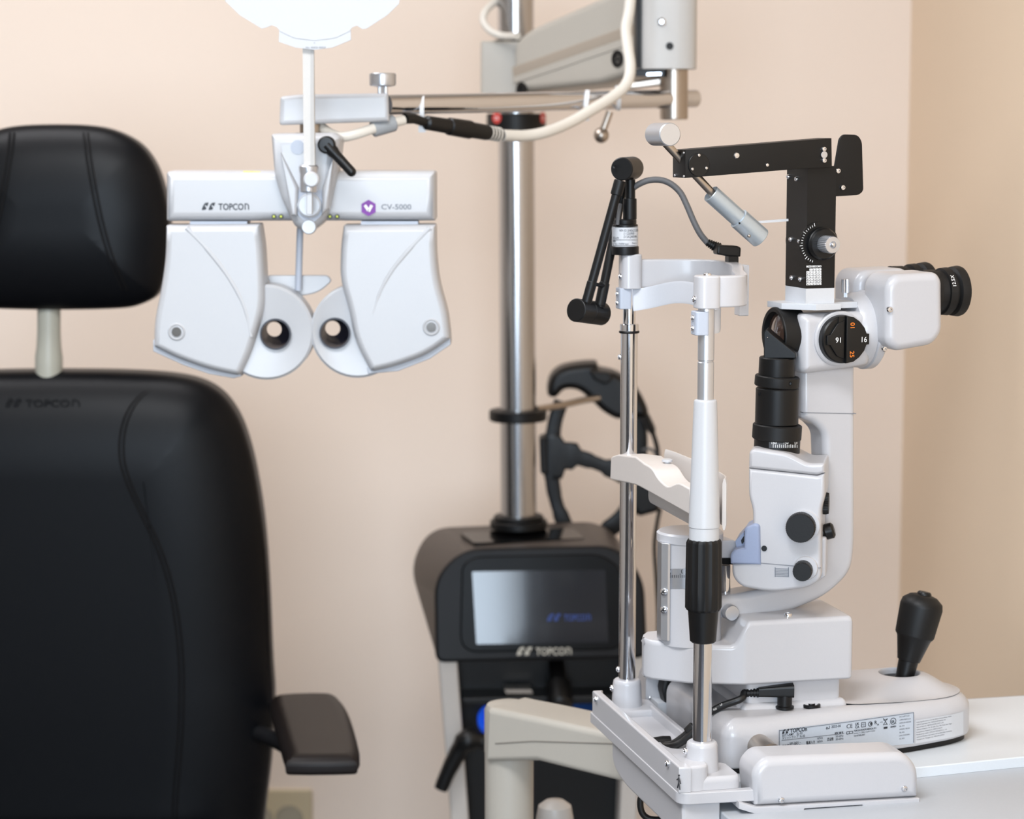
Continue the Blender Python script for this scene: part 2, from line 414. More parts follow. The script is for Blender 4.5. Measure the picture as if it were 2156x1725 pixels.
# armrests: right one in view, left one mirrored
cxw = at(103, 1500, YC).x
zt_ = at(680, 1588, 3.0).z
pz_ = lambda x, y: (lambda l: Vector((l.x, l.y)))(CAMP+ray(x, y)*((zt_-ZC)/ray(x, y).z))
pts = [pz_(*q) for q in ((570, 1472), (586, 1457), (692, 1454), (718, 1466), (738, 1500), (757, 1568), (752, 1588), (740, 1593), (614, 1594), (600, 1584), (582, 1520))]
for sgn in (1, -1):
    P = [(cxw+sgn*(p.x-cxw), p.y) for p in pts]
    F00 = Frame((0, 0, 0), 0)
    big = [(p[0], p[1]) for p in P]
    mbp = MB().slab([tuple(q) for q in spline([Vector(p) for p in big], 3, True)], zt_, zt_-.026, lambda a, b, d, s=sgn: Vector((a-s*.0*(zt_-d), b, d)), (.020, .013), (.008, .006), 6)
    arm = obj('armrest', mbp, ARMPAD, ch, ang=60)
    P2 = [(cxw+sgn*(p.x-cxw)*1.0, p.y) for p in [Vector((q.x*.96+.04*sum(w_.x for w_ in pts)/9, q.y*.96+.04*sum(w_.y for w_ in pts)/9)) for q in pts]]
    obj('trim', MB().slab(P2, zt_-.025, zt_-.032, lambda a, b, d: Vector((a, b, d))), GREYP, arm, wn=False)
    xs = cxw+sgn*(at(572, 1540, 3.25).x-cxw)
    obj('arm_bracket', MB().tube([(xs-sgn*.05, 3.36, zt_-.06), (xs, 3.30, zt_-.062), (xs+sgn*.04, 3.22, zt_-.06)], .012, 12, 4), CONSOLE, ch)
# seat and pedestal (below the frame)
zs = .45
obj('seat', MB().slab(fillet([(cxw-.27, 3.32), (cxw+.27, 3.32), (cxw+.27, 2.85), (cxw-.27, 2.85)], .08), zs, zs-.11, lambda a, b, d: Vector((a, b, d)), (.04, .04), (.03, .03), 5), LEATHER, ch)
obj('spine', MB().slab(fillet([(cxw-.07, 3.35), (cxw+.07, 3.35), (cxw+.07, 3.45), (cxw-.07, 3.45)], .02), .36, .9, lambda a, b, d: Vector((a, b, d))), CONSOLE, ch)
obj('pedestal', MB().lathe((cxw, 3.1, 0), (cxw, 3.1, 1), [(0, .27), (.03, .27), (.05, .24), (.06, .1), (.42, .09)], 32), CONSOLE, ch)

# ================================================================ INSTRUMENT STAND
YS = 3.75
st = empty('instrument_stand', Vector((at(1093, 1090, YS).x, YS+.05, 0)), 'black console stand with small screen and tall chrome column behind the slit lamp', 'medical stand')
c0 = at(1085, -80, YS); c1 = at(1092, 1110, YS); AXc = (c0-c1).normalized()
def colp(py): # point on the column axis at a pixel row
    return c1 + (c0-c1)*((1110-py)/1190.)
HC = (c0-c1).length
obj('column', MB().lathe(c1, c0, [(0, .0285), (HC, .0285)], 48), STEEL, st)
def ringat(name, y0, y1, rr, m, parent=st, prof=None):
    a = colp(y0); b = colp(y1); L = (b-a).length
    return obj(name, MB().lathe(a, b, prof(L) if prof else [(0, rr-.002), (.002, rr), (L-.002, rr), (L, rr-.002)], 40), m, parent)
ringat('collar', 880, 857, .046, BLACKM)
ringat('collar', 1112, 1094, .046, BLACKM)
ringat('collar', 1094, 1084, .040, BLACKM)
clampc = ringat('clamp_ring', 271, 232, .0465, BLACKM)
FSt = Frame((0, YS, 0), 0)
for cx, rx in ((1046, 12), (1143, 6)):
    a = at(cx, 248, YS); k = math.sqrt(max(0, .0468**2-(a.x-colp(250).x)**2)); n = Vector((a.x-colp(250).x, -k, 0)).normalized()
    p = Vector((colp(250).x, colp(250).y, a.z))+n*.0462
    obj('sticker', MB().lathe(p, p+n, [(0, .009), (.0007, .009)], 20), RED, clampc)
    Xs = Z3.cross(n)*1; Xs = Vector((-n.y, n.x, 0)); letters('lettering', '2A', p+n*.0009-Z3*.003, Xs, Z3, .006, WINK, clampc, center=True)
# console head
FCo = TFrame(at(1135, 1280, 3.62), 3, 11)
FCv = Frame(at(1135, 1395, 3.61), 3)
fo = [(917, 1396, 22), (914, 1215, 70), (975, 1155, 50), (1300, 1148, 60), (1356, 1215, 70), (1363, 1386, 22)]
bo = [(928, 1390, 22), (862, 1195, 60), (903, 1112, 60), (1262, 1098, 60), (1318, 1150, 60), (1352, 1386, 22)]
def lo(pts, d): return [FCo.w(*(lambda l: (l[0], l[1], l[2]))(FCo.pv(p[0], p[1], d))) for p in fillet(pts, 0, 6)]
A_ = lo(fo, .012); B_ = lo(bo, .16); C_ = lo([(p[0]+(8 if p[0] < 1100 else -8), p[1]+(10 if p[1] < 1250 else -6), p[2]) for p in bo], .20)
con = obj('console_shell', MB().rings([A_, B_, C_]), CONSTOP, st, ang=45)
bez = obj('front_bezel', pslab(FCo, fo, 0, .02, (.006, .006), seg=4, n=6), CONSOLE, st)
obj('screen_surround', pslab(FCo, [(968, 1375, 40), (972, 1190, 30), (1000, 1172, 25), (1268, 1166, 30), (1312, 1200, 30), (1318, 1368, 40)], -.003, .004, (.003, .003), n=5), mat('black surround', (9, 9, 10), .35, spec=.12), bez)
scr = obj('screen', pslab(FCo, [(994, 1204), (1274, 1200), (1281, 1353), (1003, 1357)], -.0042, 0, rpx=3), SCREEN, bez)
l = FCo.pv(1152, 1308, -.0046); brand('lettering', FCo.w(*l), FCo.u, Z3, .011, BINK, bez, .068)
l = FCo.pv(1088, 1380, -.0036); brand('lettering', FCo.w(*l), FCo.u, Z3, .0125, SINK, bez, .085)
# handle slot on the sloping top
def ctop(px, py): # point on the shell's top slope
    a = A_[0:]; d = .012+(1150-py)/(1150-1100.)*.148; l = FCo.pv(px, py, d); return FCo.w(l[0], l[1], l[2]+.002)
slot = fillet([(968, 1124), (1205, 1114), (1232, 1136), (998, 1146)], 6)
obj('handle_slot', MB().hull([ctop(*p) for p in slot], [ctop(*p)-Vector((0, 0, .006)) for p in slot]), GLOSSB, con, wn=False)
# body below: dark recess, white side frames
zb0 = FCv.pv(1140, 1390, .1)[2]
L1 = [FCv.pv(*p, .05) for p in ((935, 1390), (1350, 1384))]
def quadbox(fr, pts, d0, d1, mb=None): return pslab(fr, pts, d0, d1, (.004, .004), (.004, .004), 3, 6, mb)
obj('recess_panel', pslab(FCv, [(930, 1385), (1352, 1380), (1335, 1790), (962, 1790)], .06, .15), BLACK, st)
obj('side_frame', quadbox(FCv, [(922, 1380), (962, 1380), (992, 1790), (955, 1790)], .0, .17), OFFW, st)
obj('side_frame', quadbox(FCv, [(1318, 1376), (1358, 1372), (1338, 1790), (1302, 1790)], .0, .17), OFFW, st)
p = FCv.w(FCv.pv(1140, 1780, .1)[0], .1, 0)
obj('pedestal', MB().slab(fillet([(p.x-.12, p.y-.09), (p.x+.12, p.y-.09), (p.x+.12, p.y+.09), (p.x-.12, p.y+.09)], .03), .03, FCv.pv(1140, 1785, .1)[2]+.02, lambda a, b, d: Vector((a, b, d))), OFFW, st)
obj('floor_base', MB().slab(fillet([(p.x-.25, p.y-.3), (p.x+.25, p.y-.3), (p.x+.25, p.y+.25), (p.x-.25, p.y+.25)], .08), 0, .05, lambda a, b, d: Vector((a, b, d)), (0, 0), (.02, .02)), OFFW, st)
# instrument wells and handles
sh = obj('holder_shelf', pslab(FCv, [(975, 1470), (1300, 1464), (1300, 1482), (978, 1488)], .0, .06, (.003, .003)), BLACK, st)
for cx, cy, m in ((1040, 1520, BLUEL), (1238, 1492, mat('dim blue ring', (45, 80, 140), .35, emit=.1))):
    q = FCv.w(*FCv.pv(cx, cy, .03)); n = Vector((0, -.75, .66))
    obj('well_ring', MB().lathe(q, q+n, [(0, .026), (.012, .026), (.014, .023), (.012, .018), (.0, .016)], 28), m, st)
q = FCv.w(*FCv.pv(1170, 1420, .03))
obj('hanging_handle', MB().lathe(q+Vector((0, .03, .02)), q+Vector((.01, -.1, -.07)), [(0, .012), (.05, .014), (.06, .02), (.1, .02), (.105, .016)], 20), BLACK, st)
obj('metal_tab', pslab(FCv, [(1062, 1452), (1118, 1452), (1122, 1461), (1066, 1461)], .01, .04), NICKEL, st)
# clamp lever at lower left
lv = MB(); q = [at(x, y, 3.56) for x, y in ((1018, 1562), (985, 1560), (965, 1585), (945, 1622), (928, 1662))]
lv.tube(q, [.013, .019, .018, .0145, .013, .012, .0115, .0105], 14, 3)
obj('clamp_lever', lv, BLACK, st, ang=60)
# bracket block on column + hook for the headset
FBk = Frame((0, YS-.035, 0), 0)
obj('arm_bracket', pslab(FBk, [(1012, 86), (1125, 86), (1125, 230), (1012, 230)], 0, .09, (.004, .004), rpx=5), BEIGE, st)
obj('top_hub', MB().lathe(colp(86), colp(0), [(0, .034), (.004, .034), (.005, .030)], 32), BLACKM, st)
obj('headset_hook', MB().tube([at(1130, 862, YS), at(1180, 854, YS+.03), at(1230, 843, YS+.06), at(1262, 838, YS+.07)], .0055, 10, 3), NICKEL, st)

# ---------------- swing arm that carries the phoropter
sa = empty('support_arm', at(1090, 190, YS-.06), 'beige swing arm with end housing and chrome crossbar above the white phoropter', 'support arm')
FA = Frame(at(1085, 130, 3.66), -52)
body = obj('arm_beam', pslab(FA, [(1080, 120, 14), (1082, 88, 20), (1110, 62, 24), (1345, -42, 10), (1346, 150, 10), (1262, 178, 8), (1085, 195, 8)], 0, .10, (.012, .012), (.008, .008), 5), BEIGE, sa)
l0, l1 = FA.pv(1083, 152, 0), FA.pv(1332, 60, 0)
def gpt(px, py, d): l = FA.pv(px, py, 0); return FA.w(l[0], d, l[2])
obj('groove', MB().strip([gpt(1082, 152, -.0004), gpt(1150, 128, -.0004), gpt(1335, 62, -.0004)], .016, .003), mat('painted groove shade', (160, 148, 134), .5), body)  # raised strip; the groove's shade is put into its darker colour
obj('ridge', MB().strip([gpt(1082, 168, .0006), gpt(1150, 146, .0006), gpt(1335, 82, .0006)], .013, .004), BEIGE, body)
for cx, cy in ((1301, 124), (1099, 190)):
    q = gpt(cx, cy, .001); obj('pivot_bolt', MB().lathe(q, q-FA.v, [(0, .0125), (.003, .0125), (.003, .007), (.001, .006), (.001, .003), (.003, .002)], 24), RUBBER, sa)
YE = 3.33
FE = Frame((0, YE, 0), 0)
hl, hr2 = FE.pv(1346, 145, -.045), FE.pv(1470, 145, -.045)
hs = obj('end_housing', zslab(FE, [(hl[0], -.045), (hr2[0], -.045), (hr2[0], .045), (hl[0], .045)], hl[2], hl[2]+.17, (.001, .001), (.002, .002), rm=.03), mat('light grey housing enamel', (186, 184, 181), .4, grain=.06), sa)
obj('end_gasket', pslab(FE, [(1339, -80), (1349, -80), (1349, 146), (1341, 138)], -.035, .04), RUBBER, sa)
q = FE.w(*FE.pv(1393, 46, -.046)); obj('bolt', MB().lathe(q, q-FE.v, [(0, .006), (.003, .006), (.004, .004), (.002, .003)], 6), CHROME, sa)
q = FE.w(*FE.pv(1410, 97, -.0455)); obj('bolt_hole', MB().lathe(q, q-FE.v, [(0, .0052), (.0006, .0052)], 20), RUBBER, sa)
obj('underside_plate', pslab(FE, [(1338, 146), (1400, 144), (1398, 162), (1340, 160)], -.02, .03), BLACK, sa)
obj('spring_clip', pslab(FE, [(1362, 154), (1392, 153), (1392, 158), (1362, 159)], -.024, -.018), CHROME, sa)
obj('support_bar', pslab(FE, [(1300, 176), (1395, 162), (1395, 180), (1300, 192)], .005, .03, (.003, .003)), NICKEL, sa)
pa = at(1419, 142, YE); pb = at(1419, 252, YE); L = (pa-pb).length
obj('spindle', MB().lathe(pb, pa, [(0, .0185), (.002, .0196), (L*.97, .0196), (L, .0196)], 36), NICKEL, sa)
ta = at(812, 221, 2.96); tb = at(1463, 207.5, YE+.03); L = (tb-ta).length
obj('crossbar', MB().lathe(ta, tb, [(0, .0128), (L-.001, .0128), (L, .0118)], 40), CHROME, sa)
hp = [at(1284, 235, 3.3), at(1276, 258, 3.3), at(1266, 284, 3.3)]
obj('lock_lever', MB().tube(hp, .005, 12).ball(at(1266, 285, 3.3), .0108), NICKEL, sa, ang=60)
FB = Frame(at(700, 232, 2.93), 4)
mbk = obj('mount_block', pslab(FB, [(590, 203, 8), (630, 199, 3), (818, 196, 3), (820, 256, 3), (640, 262, 4), (588, 264, 8)], -.024, .024, (.006, .006), (.006, .006), 4), WHITE2, sa)
pa = FB.w(*FB.pv(806, 200, 0)); 
obj('clamp_knob', MB().lathe(pa-Z3*.006, pa+Z3, [(0, .0062), (.016, .0062), (.016, .009), (.017, .015), (.0185, .0162), (.031, .0162), (.0325, .015)], 48, (24, .0006)), ALU, sa)

# ================================================================ PHOROPTER
YP = 2.9
ph = empty('phoropter', at(650, 480, YP), 'white automatic phoropter with two lens heads hanging from the chrome crossbar', 'phoropter')
FP = Frame((0, YP, 0), 0)
pa = FB.w(*FB.pv(655, 262, 0)); pb = pa-Z3*.014
obj('swivel_neck', MB().lathe(pb, pa, [(0, .019), (.004, .019), (.004, .014), (.014, .014)], 28), NICKEL, ph)
beam = obj('crossbeam', pslab(FP, [(347, 361, 8), (917, 361, 8), (917, 466, 5), (347, 467, 5)], -.03, .045, (.012, .02), (.01, .01), 5), WHITE2, ph)
hub = MB()
pslab(FP, [(568, 282, 6), (700, 280, 6), (716, 290, 6), (705, 380, 10), (686, 465, 20), (650, 494, 24), (618, 480, 14), (590, 420, 6), (575, 370, 6)], -.062, .02, (.014, .02), (.004, .004), 5, mb=hub)
hubo = obj('hub_housing', hub, WHITE2, ph)
obj('recess', pslab(FP, [(623, 400), (677, 400), (680, 452, 12), (652, 475, 20), (625, 452, 12)], -.0635, -.05), GREYP, hubo)
obj('hub_rib', pslab(FP, [(590, 320), (628, 395), (625, 455), (612, 455)], -.072, -.05, (.004, .008)), WHITE2, hubo)
obj('hub_rib', pslab(FP, [(702, 330), (678, 395), (676, 455), (692, 440)], -.072, -.05, (.004, .008)), WHITE2, hubo)
q = FP.w(*FP.pv(627, 310, -.062)); obj('level_window', MB().lathe(q+FP.v*.002, q-FP.v, [(0, .0085), (.003, .0085), (.003, .007)], 24), GREYP, hubo)
q = FP.w(*FP.pv(650, 478, -.066)); obj('lock_button', MB().lathe(q+FP.v*.01, q-FP.v, [(0, .009), (.009, .009), (.011, .0078)], 28), LGREY, hubo)
# two lens heads
lo_ = [(347, 475, 4), (545, 473, 4), (552, 520, 40), (556, 590, 40), (556, 650, 30), (528, 745, 60), (505, 795, 12), (440, 782, 40), (370, 757, 40), (321, 732, 5), (322, 680, 40), (338, 600, 60), (346, 540, 40)]
ro_ = [(722, 475, 4), (917, 474, 4), (918, 540, 40), (925, 600, 60), (943, 660, 30), (949, 715, 6), (900, 750, 40), (830, 775, 40), (780, 786, 10), (745, 720, 60), (733, 650, 40), (714, 590, 40), (716, 520, 40)]
heads = []
for out, disc, eye, scr_, yaw in ((lo_, (560, 700, 101), (580, 704), (372, 699), 1), (ro_, (752, 698, 98), (705, 702), (908, 689), -1)):
    Fh = FP
    hd = obj('lens_head', pslab(Fh, out, -.045, .012, (.009, .016), (.006, .006), 5), WHITE2, ph)
    # circular eyepiece cam disc behind the cover, bored through at the eye hole
    c = Fh.pv(eye[0], eye[1], -.032); dl = Fh.pv(disc[0], disc[1], -.032)
    R_ = disc[2]*YP/FPX*.99 if yaw > 0 else disc[2]*YP/FPX
    n = 48; r = .0185
    def circ(cx, cz, rr, d): return [Fh.w(cx+rr*math.cos(2*math.pi*i/n), d, cz+rr*math.sin(2*math.pi*i/n)) for i in range(n)]
    ol = [(dl[0]+R_*math.cos(2*math.pi*i/n), dl[2]+R_*math.sin(2*math.pi*i/n)) for i in range(n)]
    # trim the disc at the hidden side
    b2 = MB(); b2.rings([circ(c[0], c[2], r, -.028), circ(dl[0], dl[2], R_-.003, -.032), circ(dl[0], dl[2], R_, -.029), circ(dl[0], dl[2], R_, .012), circ(c[0], c[2], r, .012), circ(c[0], c[2], r, -.028)], False, False)
    dk = obj('cam_disc', b2, WHITE2, ph)
    b3 = MB(); b3.rings([circ(c[0], c[2], r*1.02, -.0335), circ(c[0], c[2], r*.92, -.0335), circ(c[0], c[2], r*.86, .0), circ(c[0]-.006*1, c[2]+.002, r*.50, .012), circ(c[0]-.006, c[2]+.002, r*.50, .016), circ(c[0], c[2], r*1.02, .016), circ(c[0], c[2], r*1.02, -.0335)], False, False)
    obj('eyecup', b3, mat('dark violet eyecup', (34, 32, 42), .4), ph)
    q = Fh.w(*Fh.pv(scr_[0], scr_[1], -.045))
    sk = obj('viewing_port', MB().lathe(q+Fh.v*.002, q-Fh.v, [(0, .0105), (.003, .0105), (.0042, .009), (.003, .0075), (.0032, .006), (.0012, .0055)], 32), WHITE2, hd)
    obj('port_glass', MB().lathe(q, q-Fh.v, [(0, .0058), (.0022, .0058)], 24), mat('port glass', (120, 116, 112), .1, metal=.6), hd)
    # moulded crease
    cr = [(392, 480), (440, 530), (485, 590), (515, 650), (528, 710)] if yaw > 0 else [(905, 480), (862, 525), (825, 570), (800, 615), (785, 660)]
    obj('moulded_crease', MB().tube([Fh.w(*[Fh.pv(x, y, -.0455)[k] for k in range(3)]) + Fh.v*.0031 for x, y in cr], [.0034, .0038, .0036, .0034, .0030], 8, 4), WHITE2, hd, ang=70)
    # grey lower rim
    rim = [(322, 716), (372, 742), (442, 768), (506, 780), (508, 793), (492, 797), (440, 788), (385, 769), (322, 740)] if yaw > 0 else [(948, 698), (900, 734), (830, 760), (772, 775), (775, 788), (838, 782), (905, 756), (949, 726)]
    obj('lower_rim', pslab(Fh, rim, -.034, .01, (.001, .002)), mat('grey rim plastic', (176, 180, 188), .45), hd)
    br = [(400, 466), (520, 466), (520, 476), (400, 476)] if yaw > 0 else [(760, 466), (880, 466), (880, 476), (760, 476)]
    obj('slide_rail', pslab(Fh, br, -.02, .02), GREYP, ph)
    ribs = None
obj('forehead_rest', pslab(FP, [(560, 580, 10), (690, 580, 18), (699, 592, 10), (672, 616, 24), (625, 626, 24), (575, 614, 24)], .012, .02, (.002, .002)), WHITE2, ph)
pa = at(628, 612, YP+.005); pb = at(632, 480, YP+.005)
obj('rest_rod', MB().lathe(pa, pb, [(0, .0042), ((pb-pa).length, .0042)], 16), GREYP, ph)
l = FP.pv(425, 442, -.0307); brand('lettering', FP.w(*l), FP.u, Z3, .0085, INK, beam, .057)
hx = FP.pv(776, 438, -.0305); mbx = MB(); R_ = 17*YP/FPX
mbx.lathe(FP.w(*hx)+FP.v*.001, FP.w(*hx)-FP.v, [(0, R_), (.0013, R_)], 6); em = obj('emblem', mbx, PURPLE, beam, wn=False)
mv = MB()
for a, b in (((-.55, .35), (-.02, -.3)), ((.0, -.42), (.5, .35))):
    A = FP.w(hx[0]+a[0]*R_*.8, -.0322, hx[2]+a[1]*R_); B = FP.w(hx[0]+b[0]*R_*.8, -.0322, hx[2]+b[1]*R_); mv.strip([A, B], .0035, .0004, FP.v.cross((B-A).normalized()))
obj('emblem_stroke', mv, WINK, beam, wn=False)
l = FP.pv(803, 441, -.0307); letters('lettering', 'CV-5000', FP.w(*l), FP.u, Z3, .0064, INKGREY, beam, width=.036, bold=.01)
for cx in (577, 592, 695, 710):
    q = FP.w(*FP.pv(cx, 456, -.030)); lm = obj('distance_lamp', MB().lathe(q, q-FP.v, [(0, .0028), (.0022, .0028)], 16), BLACK, beam, wn=False)
    obj('lamp_lens', MB().ball(q-FP.v*.0015, .0017, 10, 6), GREENL, beam, wn=False)
q = at(688, 305, YP-.075); q2 = at(740, 362, YP-.082)
lv = MB(); lv.lathe(q+FP.v*.02, q-FP.v, [(0, .0095), (.018, .0105), (.026, .0105), (.028, .008)], 24)
lv.tube([q-FP.v*.002, q.lerp(q2, .4), q2], [.0075, .006, .0058], 12, 3); lv.ball(q2, .0058, 12, 8)
obj('clamp_lever', lv, BLACK, ph, ang=60)
obj('level_label', pslab(FP, [(512, 360), (548, 361), (548, 364), (512, 363)], -.018, -.014), mat('yellow label', (220, 200, 90), .5), beam)
# near chart
nc = empty('near_chart', at(650, 420, 2.80), 'round white reading chart card on a square grey rod in front of the phoropter', 'reading chart')
FN = Frame((0, 2.8, 0), 0)
rod = MB()
a = [FN.pv(x, y, 0) for x, y in ((638, 100), (661, 100), (661, 362), (638, 362))]
rod.slab(fillet([(a[0][0], -.006), (a[1][0], -.006), (a[1][0], .006), (a[0][0], .006)], 0), a[2][2], a[0][2]+.02, lambda p, q, d: FN.w(p, q, d), (.0005, .0005))
ROD = mat('warm grey rod', (196, 192, 187), .4)
obj('rod', rod, ROD, nc)
obj('rod_shade_strip', pslab(FN, [(654, 100), (661, 100), (661, 362), (654, 362)], -.0066, -.005), mat('rod shaded side', (176, 172, 168), .4), nc, wn=False)  # flat strip; shade on the rod's right side is put into its colour
q = at(650, 352, 2.8); q1 = at(650, 405, 2.8)
obj('rod_clamp', MB().lathe(q1, q, [(0, .0095), (.002, .0105), (.022, .0105), (.024, .0115), (.03, .0115), (.032, .0095)], 28), ALU, nc)
q = at(656, 378, 2.788); obj('thumb_screw', MB().lathe(q+FN.v*.01, q-FN.v, [(0, .0092), (.015, .0092), (.017, .0075)], 28), WHITE2, nc)
obj('lower_stem', pslab(FN, [(645, 400), (657, 400), (657, 452), (645, 452)], -.006, .004, (.001, .001)), WHITE2, nc)
q = at(651, 433, 2.83); obj('pivot_disc', MB().lathe(q+FN.v*.012, q-FN.v, [(0, .0145), (.01, .0145), (.012, .012)], 32), LGREY, nc)
FQ = Frame((0, 2.785, 0), 0)
cpts = []
for k in range(41):
    x = 474+(839-474)*k/40
    cpts.append((x, 0))
arc = [(470, -160), (845, -160), (846, -40), (840, 8), (815, 32), (772, 60), (763, 61), (752, 54), (742, 57), (735, 66), (705, 80), (662, 85), (620, 80), (590, 66), (583, 57), (572, 53), (560, 58), (551, 60), (505, 32), (475, 3), (470, -40)]
card = obj('card', pslab(FQ, arc, 0, .002), PAPER, nc, wn=False)
obj('card_scale', pslab(FQ, [(588, 60), (738, 58), (739, 84), (700, 100), (662, 105), (622, 100), (587, 88)], .001, .004), PAPER, nc, wn=False)
l = FQ.pv(644, 102, .0006); letters('lettering', 'No. 45030 40020', FQ.w(*l), FQ.u, Z3, .0022, INKGREY, card, width=.023)
l = FQ.pv(662, 92, .0006); letters('lettering', '0', FQ.w(*l), FQ.u, Z3, .0018, INKGREY, card, center=True)

# phoropter cable: cream sheath, ferrite, black connector, nylon ties
cb = empty('phoropter_cable', at(990, 265, 3.0), 'cream phoropter cable with grey ferrite and black plug tied under the crossbar', 'cable')
def chain(pts, Ys): return [at(x, y, Y) for (x, y), Y in zip(pts, Ys)]
obj('sheath', MB().tube(chain([(672, 263), (690, 278), (715, 288), (745, 284), (788, 270)], [2.93, 2.92, 2.91, 2.91, 2.92]), .0062, 14, 5), CABLEW, cb)
obj('sheath', MB().tube(chain([(825, 258), (850, 253)], [2.93, 2.94]), .0062, 14), CABLEW, cb)
FFe = [at(783, 272, 2.925), at(832, 258, 2.935)]; L = (FFe[1]-FFe[0]).length
obj('ferrite', MB().lathe(FFe[0], FFe[1], [(0, .009), (.002, .0105), (L-.002, .0105), (L, .009)], 8), FERR, cb)
CN = [at(852, 250, 2.94), at(895, 258, 2.97), at(1055, 284, 3.06)]
obj('strain_relief', MB().tube([CN[0], at(872, 250, 2.955), CN[1]], [.0064, .0062, .0055], 14), RUBBER, cb)
L = (CN[2]-CN[1]).length
obj('plug', MB().lathe(CN[1], CN[2], [(0, .006), (.003, .009), (L*.3, .0095), (L*.31, .0112), (L*.58, .0118), (L*.59, .0102), (L*.8, .010), (L*.81, .0092), (L*.97, .0086), (L, .0070)], 28, (14, .0003)), BLACK, cb)
mbb = MB()
for k in range(4):
    t = .83+.04*k; p0 = CN[1].lerp(CN[2], t); mbb.lathe(p0, CN[2], [(0, .0094), (.002, .0094)], 20)
obj('relief_rib', mbb, CABLEW, cb, wn=False)
wp = chain([(1058, 285), (1105, 286), (1150, 278), (1200, 258), (1245, 232), (1290, 204), (1318, 178), (1327, 145), (1322, 100), (1318, 60), (1325, 20), (1332, -60)], [3.065, 3.09, 3.11, 3.14, 3.165, 3.19, 3.205, 3.22, 3.235, 3.25, 3.26, 3.27])
obj('sheath', MB().tube(wp, .0075, 16, 6), CABLEW, cb, ang=70)
for (x, y0, y1, Y, k) in ((889, 204, 272, 2.985, 0), (1233, 192, 248, 3.19, -6), (1302, 190, 230, 3.225, 0)):
    a = at(x-k, y0-3, Y); b = at(x, y1, Y); mt = MB()
    R_ = .0145
    loop = []
    c = at(x, (y0+y1)/2, Y+.012); hz = (a.z-b.z)/2+.001
    for i in range(24):
        q = 2*math.pi*i/24; loop.append(c+Vector((math.sin(q)*(k*-.0004), -math.cos(q)*.0165, math.sin(q)*hz)))
    Rr = []
    for i, p in enumerate(loop):
        t = (loop[(i+1) % 24]-loop[i-1]).normalized(); nrm = t.cross(Vector((1, 0, 0))).normalized()
        Rr.append([p+Vector((.0028, 0, 0)), p+Vector((.0028, 0, 0))+nrm*.0012, p-Vector((.0028, 0, 0))+nrm*.0012, p-Vector((.0028, 0, 0))])
    Rr.append(Rr[0]); mt.rings(Rr, False, False)
    kb = b if x < 1290 else a; mt.slab(fillet([(-.0045, -.004), (.0045, -.004), (.0045, .004), (-.0045, .004)], .001), -.004, .004, lambda p, q, d, kb=kb: kb+Vector((p, d-.004, q)))
    obj('cable_tie', mt, TIE, cb)
# loop of cable at the column top
cl = empty('column_cable', at(1040, 60, YS-.04), 'cream cable looping round the column top above the beige bracket', 'cable')
obj('sheath', MB().tube(chain([(1090, 76), (1060, 76), (1034, 66), (1018, 46), (1022, 24), (1038, 8), (1052, 0), (1060, -30)], [3.66, 3.69, 3.70, 3.71, 3.72, 3.74, 3.77, 3.80]), .0058, 12, 5), CABLEW, cl, ang=70)

# ================================================================ HEADSET hanging on the column hook
YH = 3.85
hs_ = empty('ophthalmoscope_headset', at(1255, 842, YH), 'black head-worn ophthalmoscope hanging from the hook on the chrome column', 'headset')
FH = Frame((0, YH, 0), 0)
obj('brow_unit', pslab(FH, [(1153, 832), (1157, 800), (1175, 780), (1205, 770), (1255, 766), (1262, 778), (1300, 788), (1335, 812), (1356, 842), (1366, 872), (1352, 882), (1325, 880), (1300, 884), (1270, 868), (1245, 845), (1218, 824), (1190, 822), (1170, 838)], -.03, .05, (.012, .014), (.012, .014), 5, smooth=True), BLACK, hs_, ang=60)
obj('lamp_module', pslab(FH, [(1240, 780), (1285, 785), (1292, 800), (1275, 812), (1250, 800)], -.045, -.02, (.004, .006), rpx=6), RUBBER, hs_)
obj('rear_strap', MB().strip([at(x, y, YH-.015) for x, y in ((1182, 845), (1168, 890), (1162, 950), (1163, 1010), (1172, 1060), (1190, 1108))], [.024, .024, .026, .028, .024, .022, .026], .012, Vector((1, 0, 0)), 4), BLACK, hs_, ang=60)
obj('side_strap', MB().strip([at(x, y, YH-.022) for x, y in ((1160, 962), (1200, 960), (1240, 970), (1280, 985), (1320, 1000))], [.075, .045, .026, .022, .030, .034], .008, Vector((0, 0, 1)), 4), BLACK, hs_, ang=60)
obj('front_strap', MB().strip([at(x, y, YH+.02) for x, y in ((1340, 860), (1348, 920), (1345, 980), (1338, 1040), (1315, 1085), (1280, 1115), (1245, 1130))], [.024, .024, .026, .03, .03, .024], .012, Vector((1, 0, 0)), 4), BLACK, hs_, ang=60)
obj('size_knob', pslab(FH, [(1135, 925), (1152, 920), (1154, 1002), (1138, 998)], -.03, .02, (.004, .004), rpx=5), RUBBER, hs_)
obj('battery_box', pslab(FH, [(1330, 1015), (1372, 1005), (1392, 1040), (1388, 1078), (1345, 1090), (1325, 1060)], -.025, .03, (.008, .008), rpx=8), BLACK, hs_)
hc = empty('headset_cable', at(1370, 960, YH), 'thin black cable from the hanging headset down to the console', 'cable')
obj('sheath', MB().tube([at(x, y, YH-.01) for x, y in ((1358, 875), (1372, 905), (1384, 945), (1388, 990))], [.007, .004, .0035], 8, 4), CABLEB, hc)
obj('sheath', MB().tube([at(x, y, YH-.01) for x, y in ((1390, 1070), (1384, 1100), (1378, 1150), (1382, 1220), (1386, 1300), (1384, 1360), (1375, 1420))], .0035, 8, 4), CABLEB, hc)
obj('sheath', MB().tube([at(x, y, YH-.01) for x, y in ((1352, 948), (1366, 945), (1378, 952), (1385, 968))], .0025, 8, 4), CABLEG, hc)

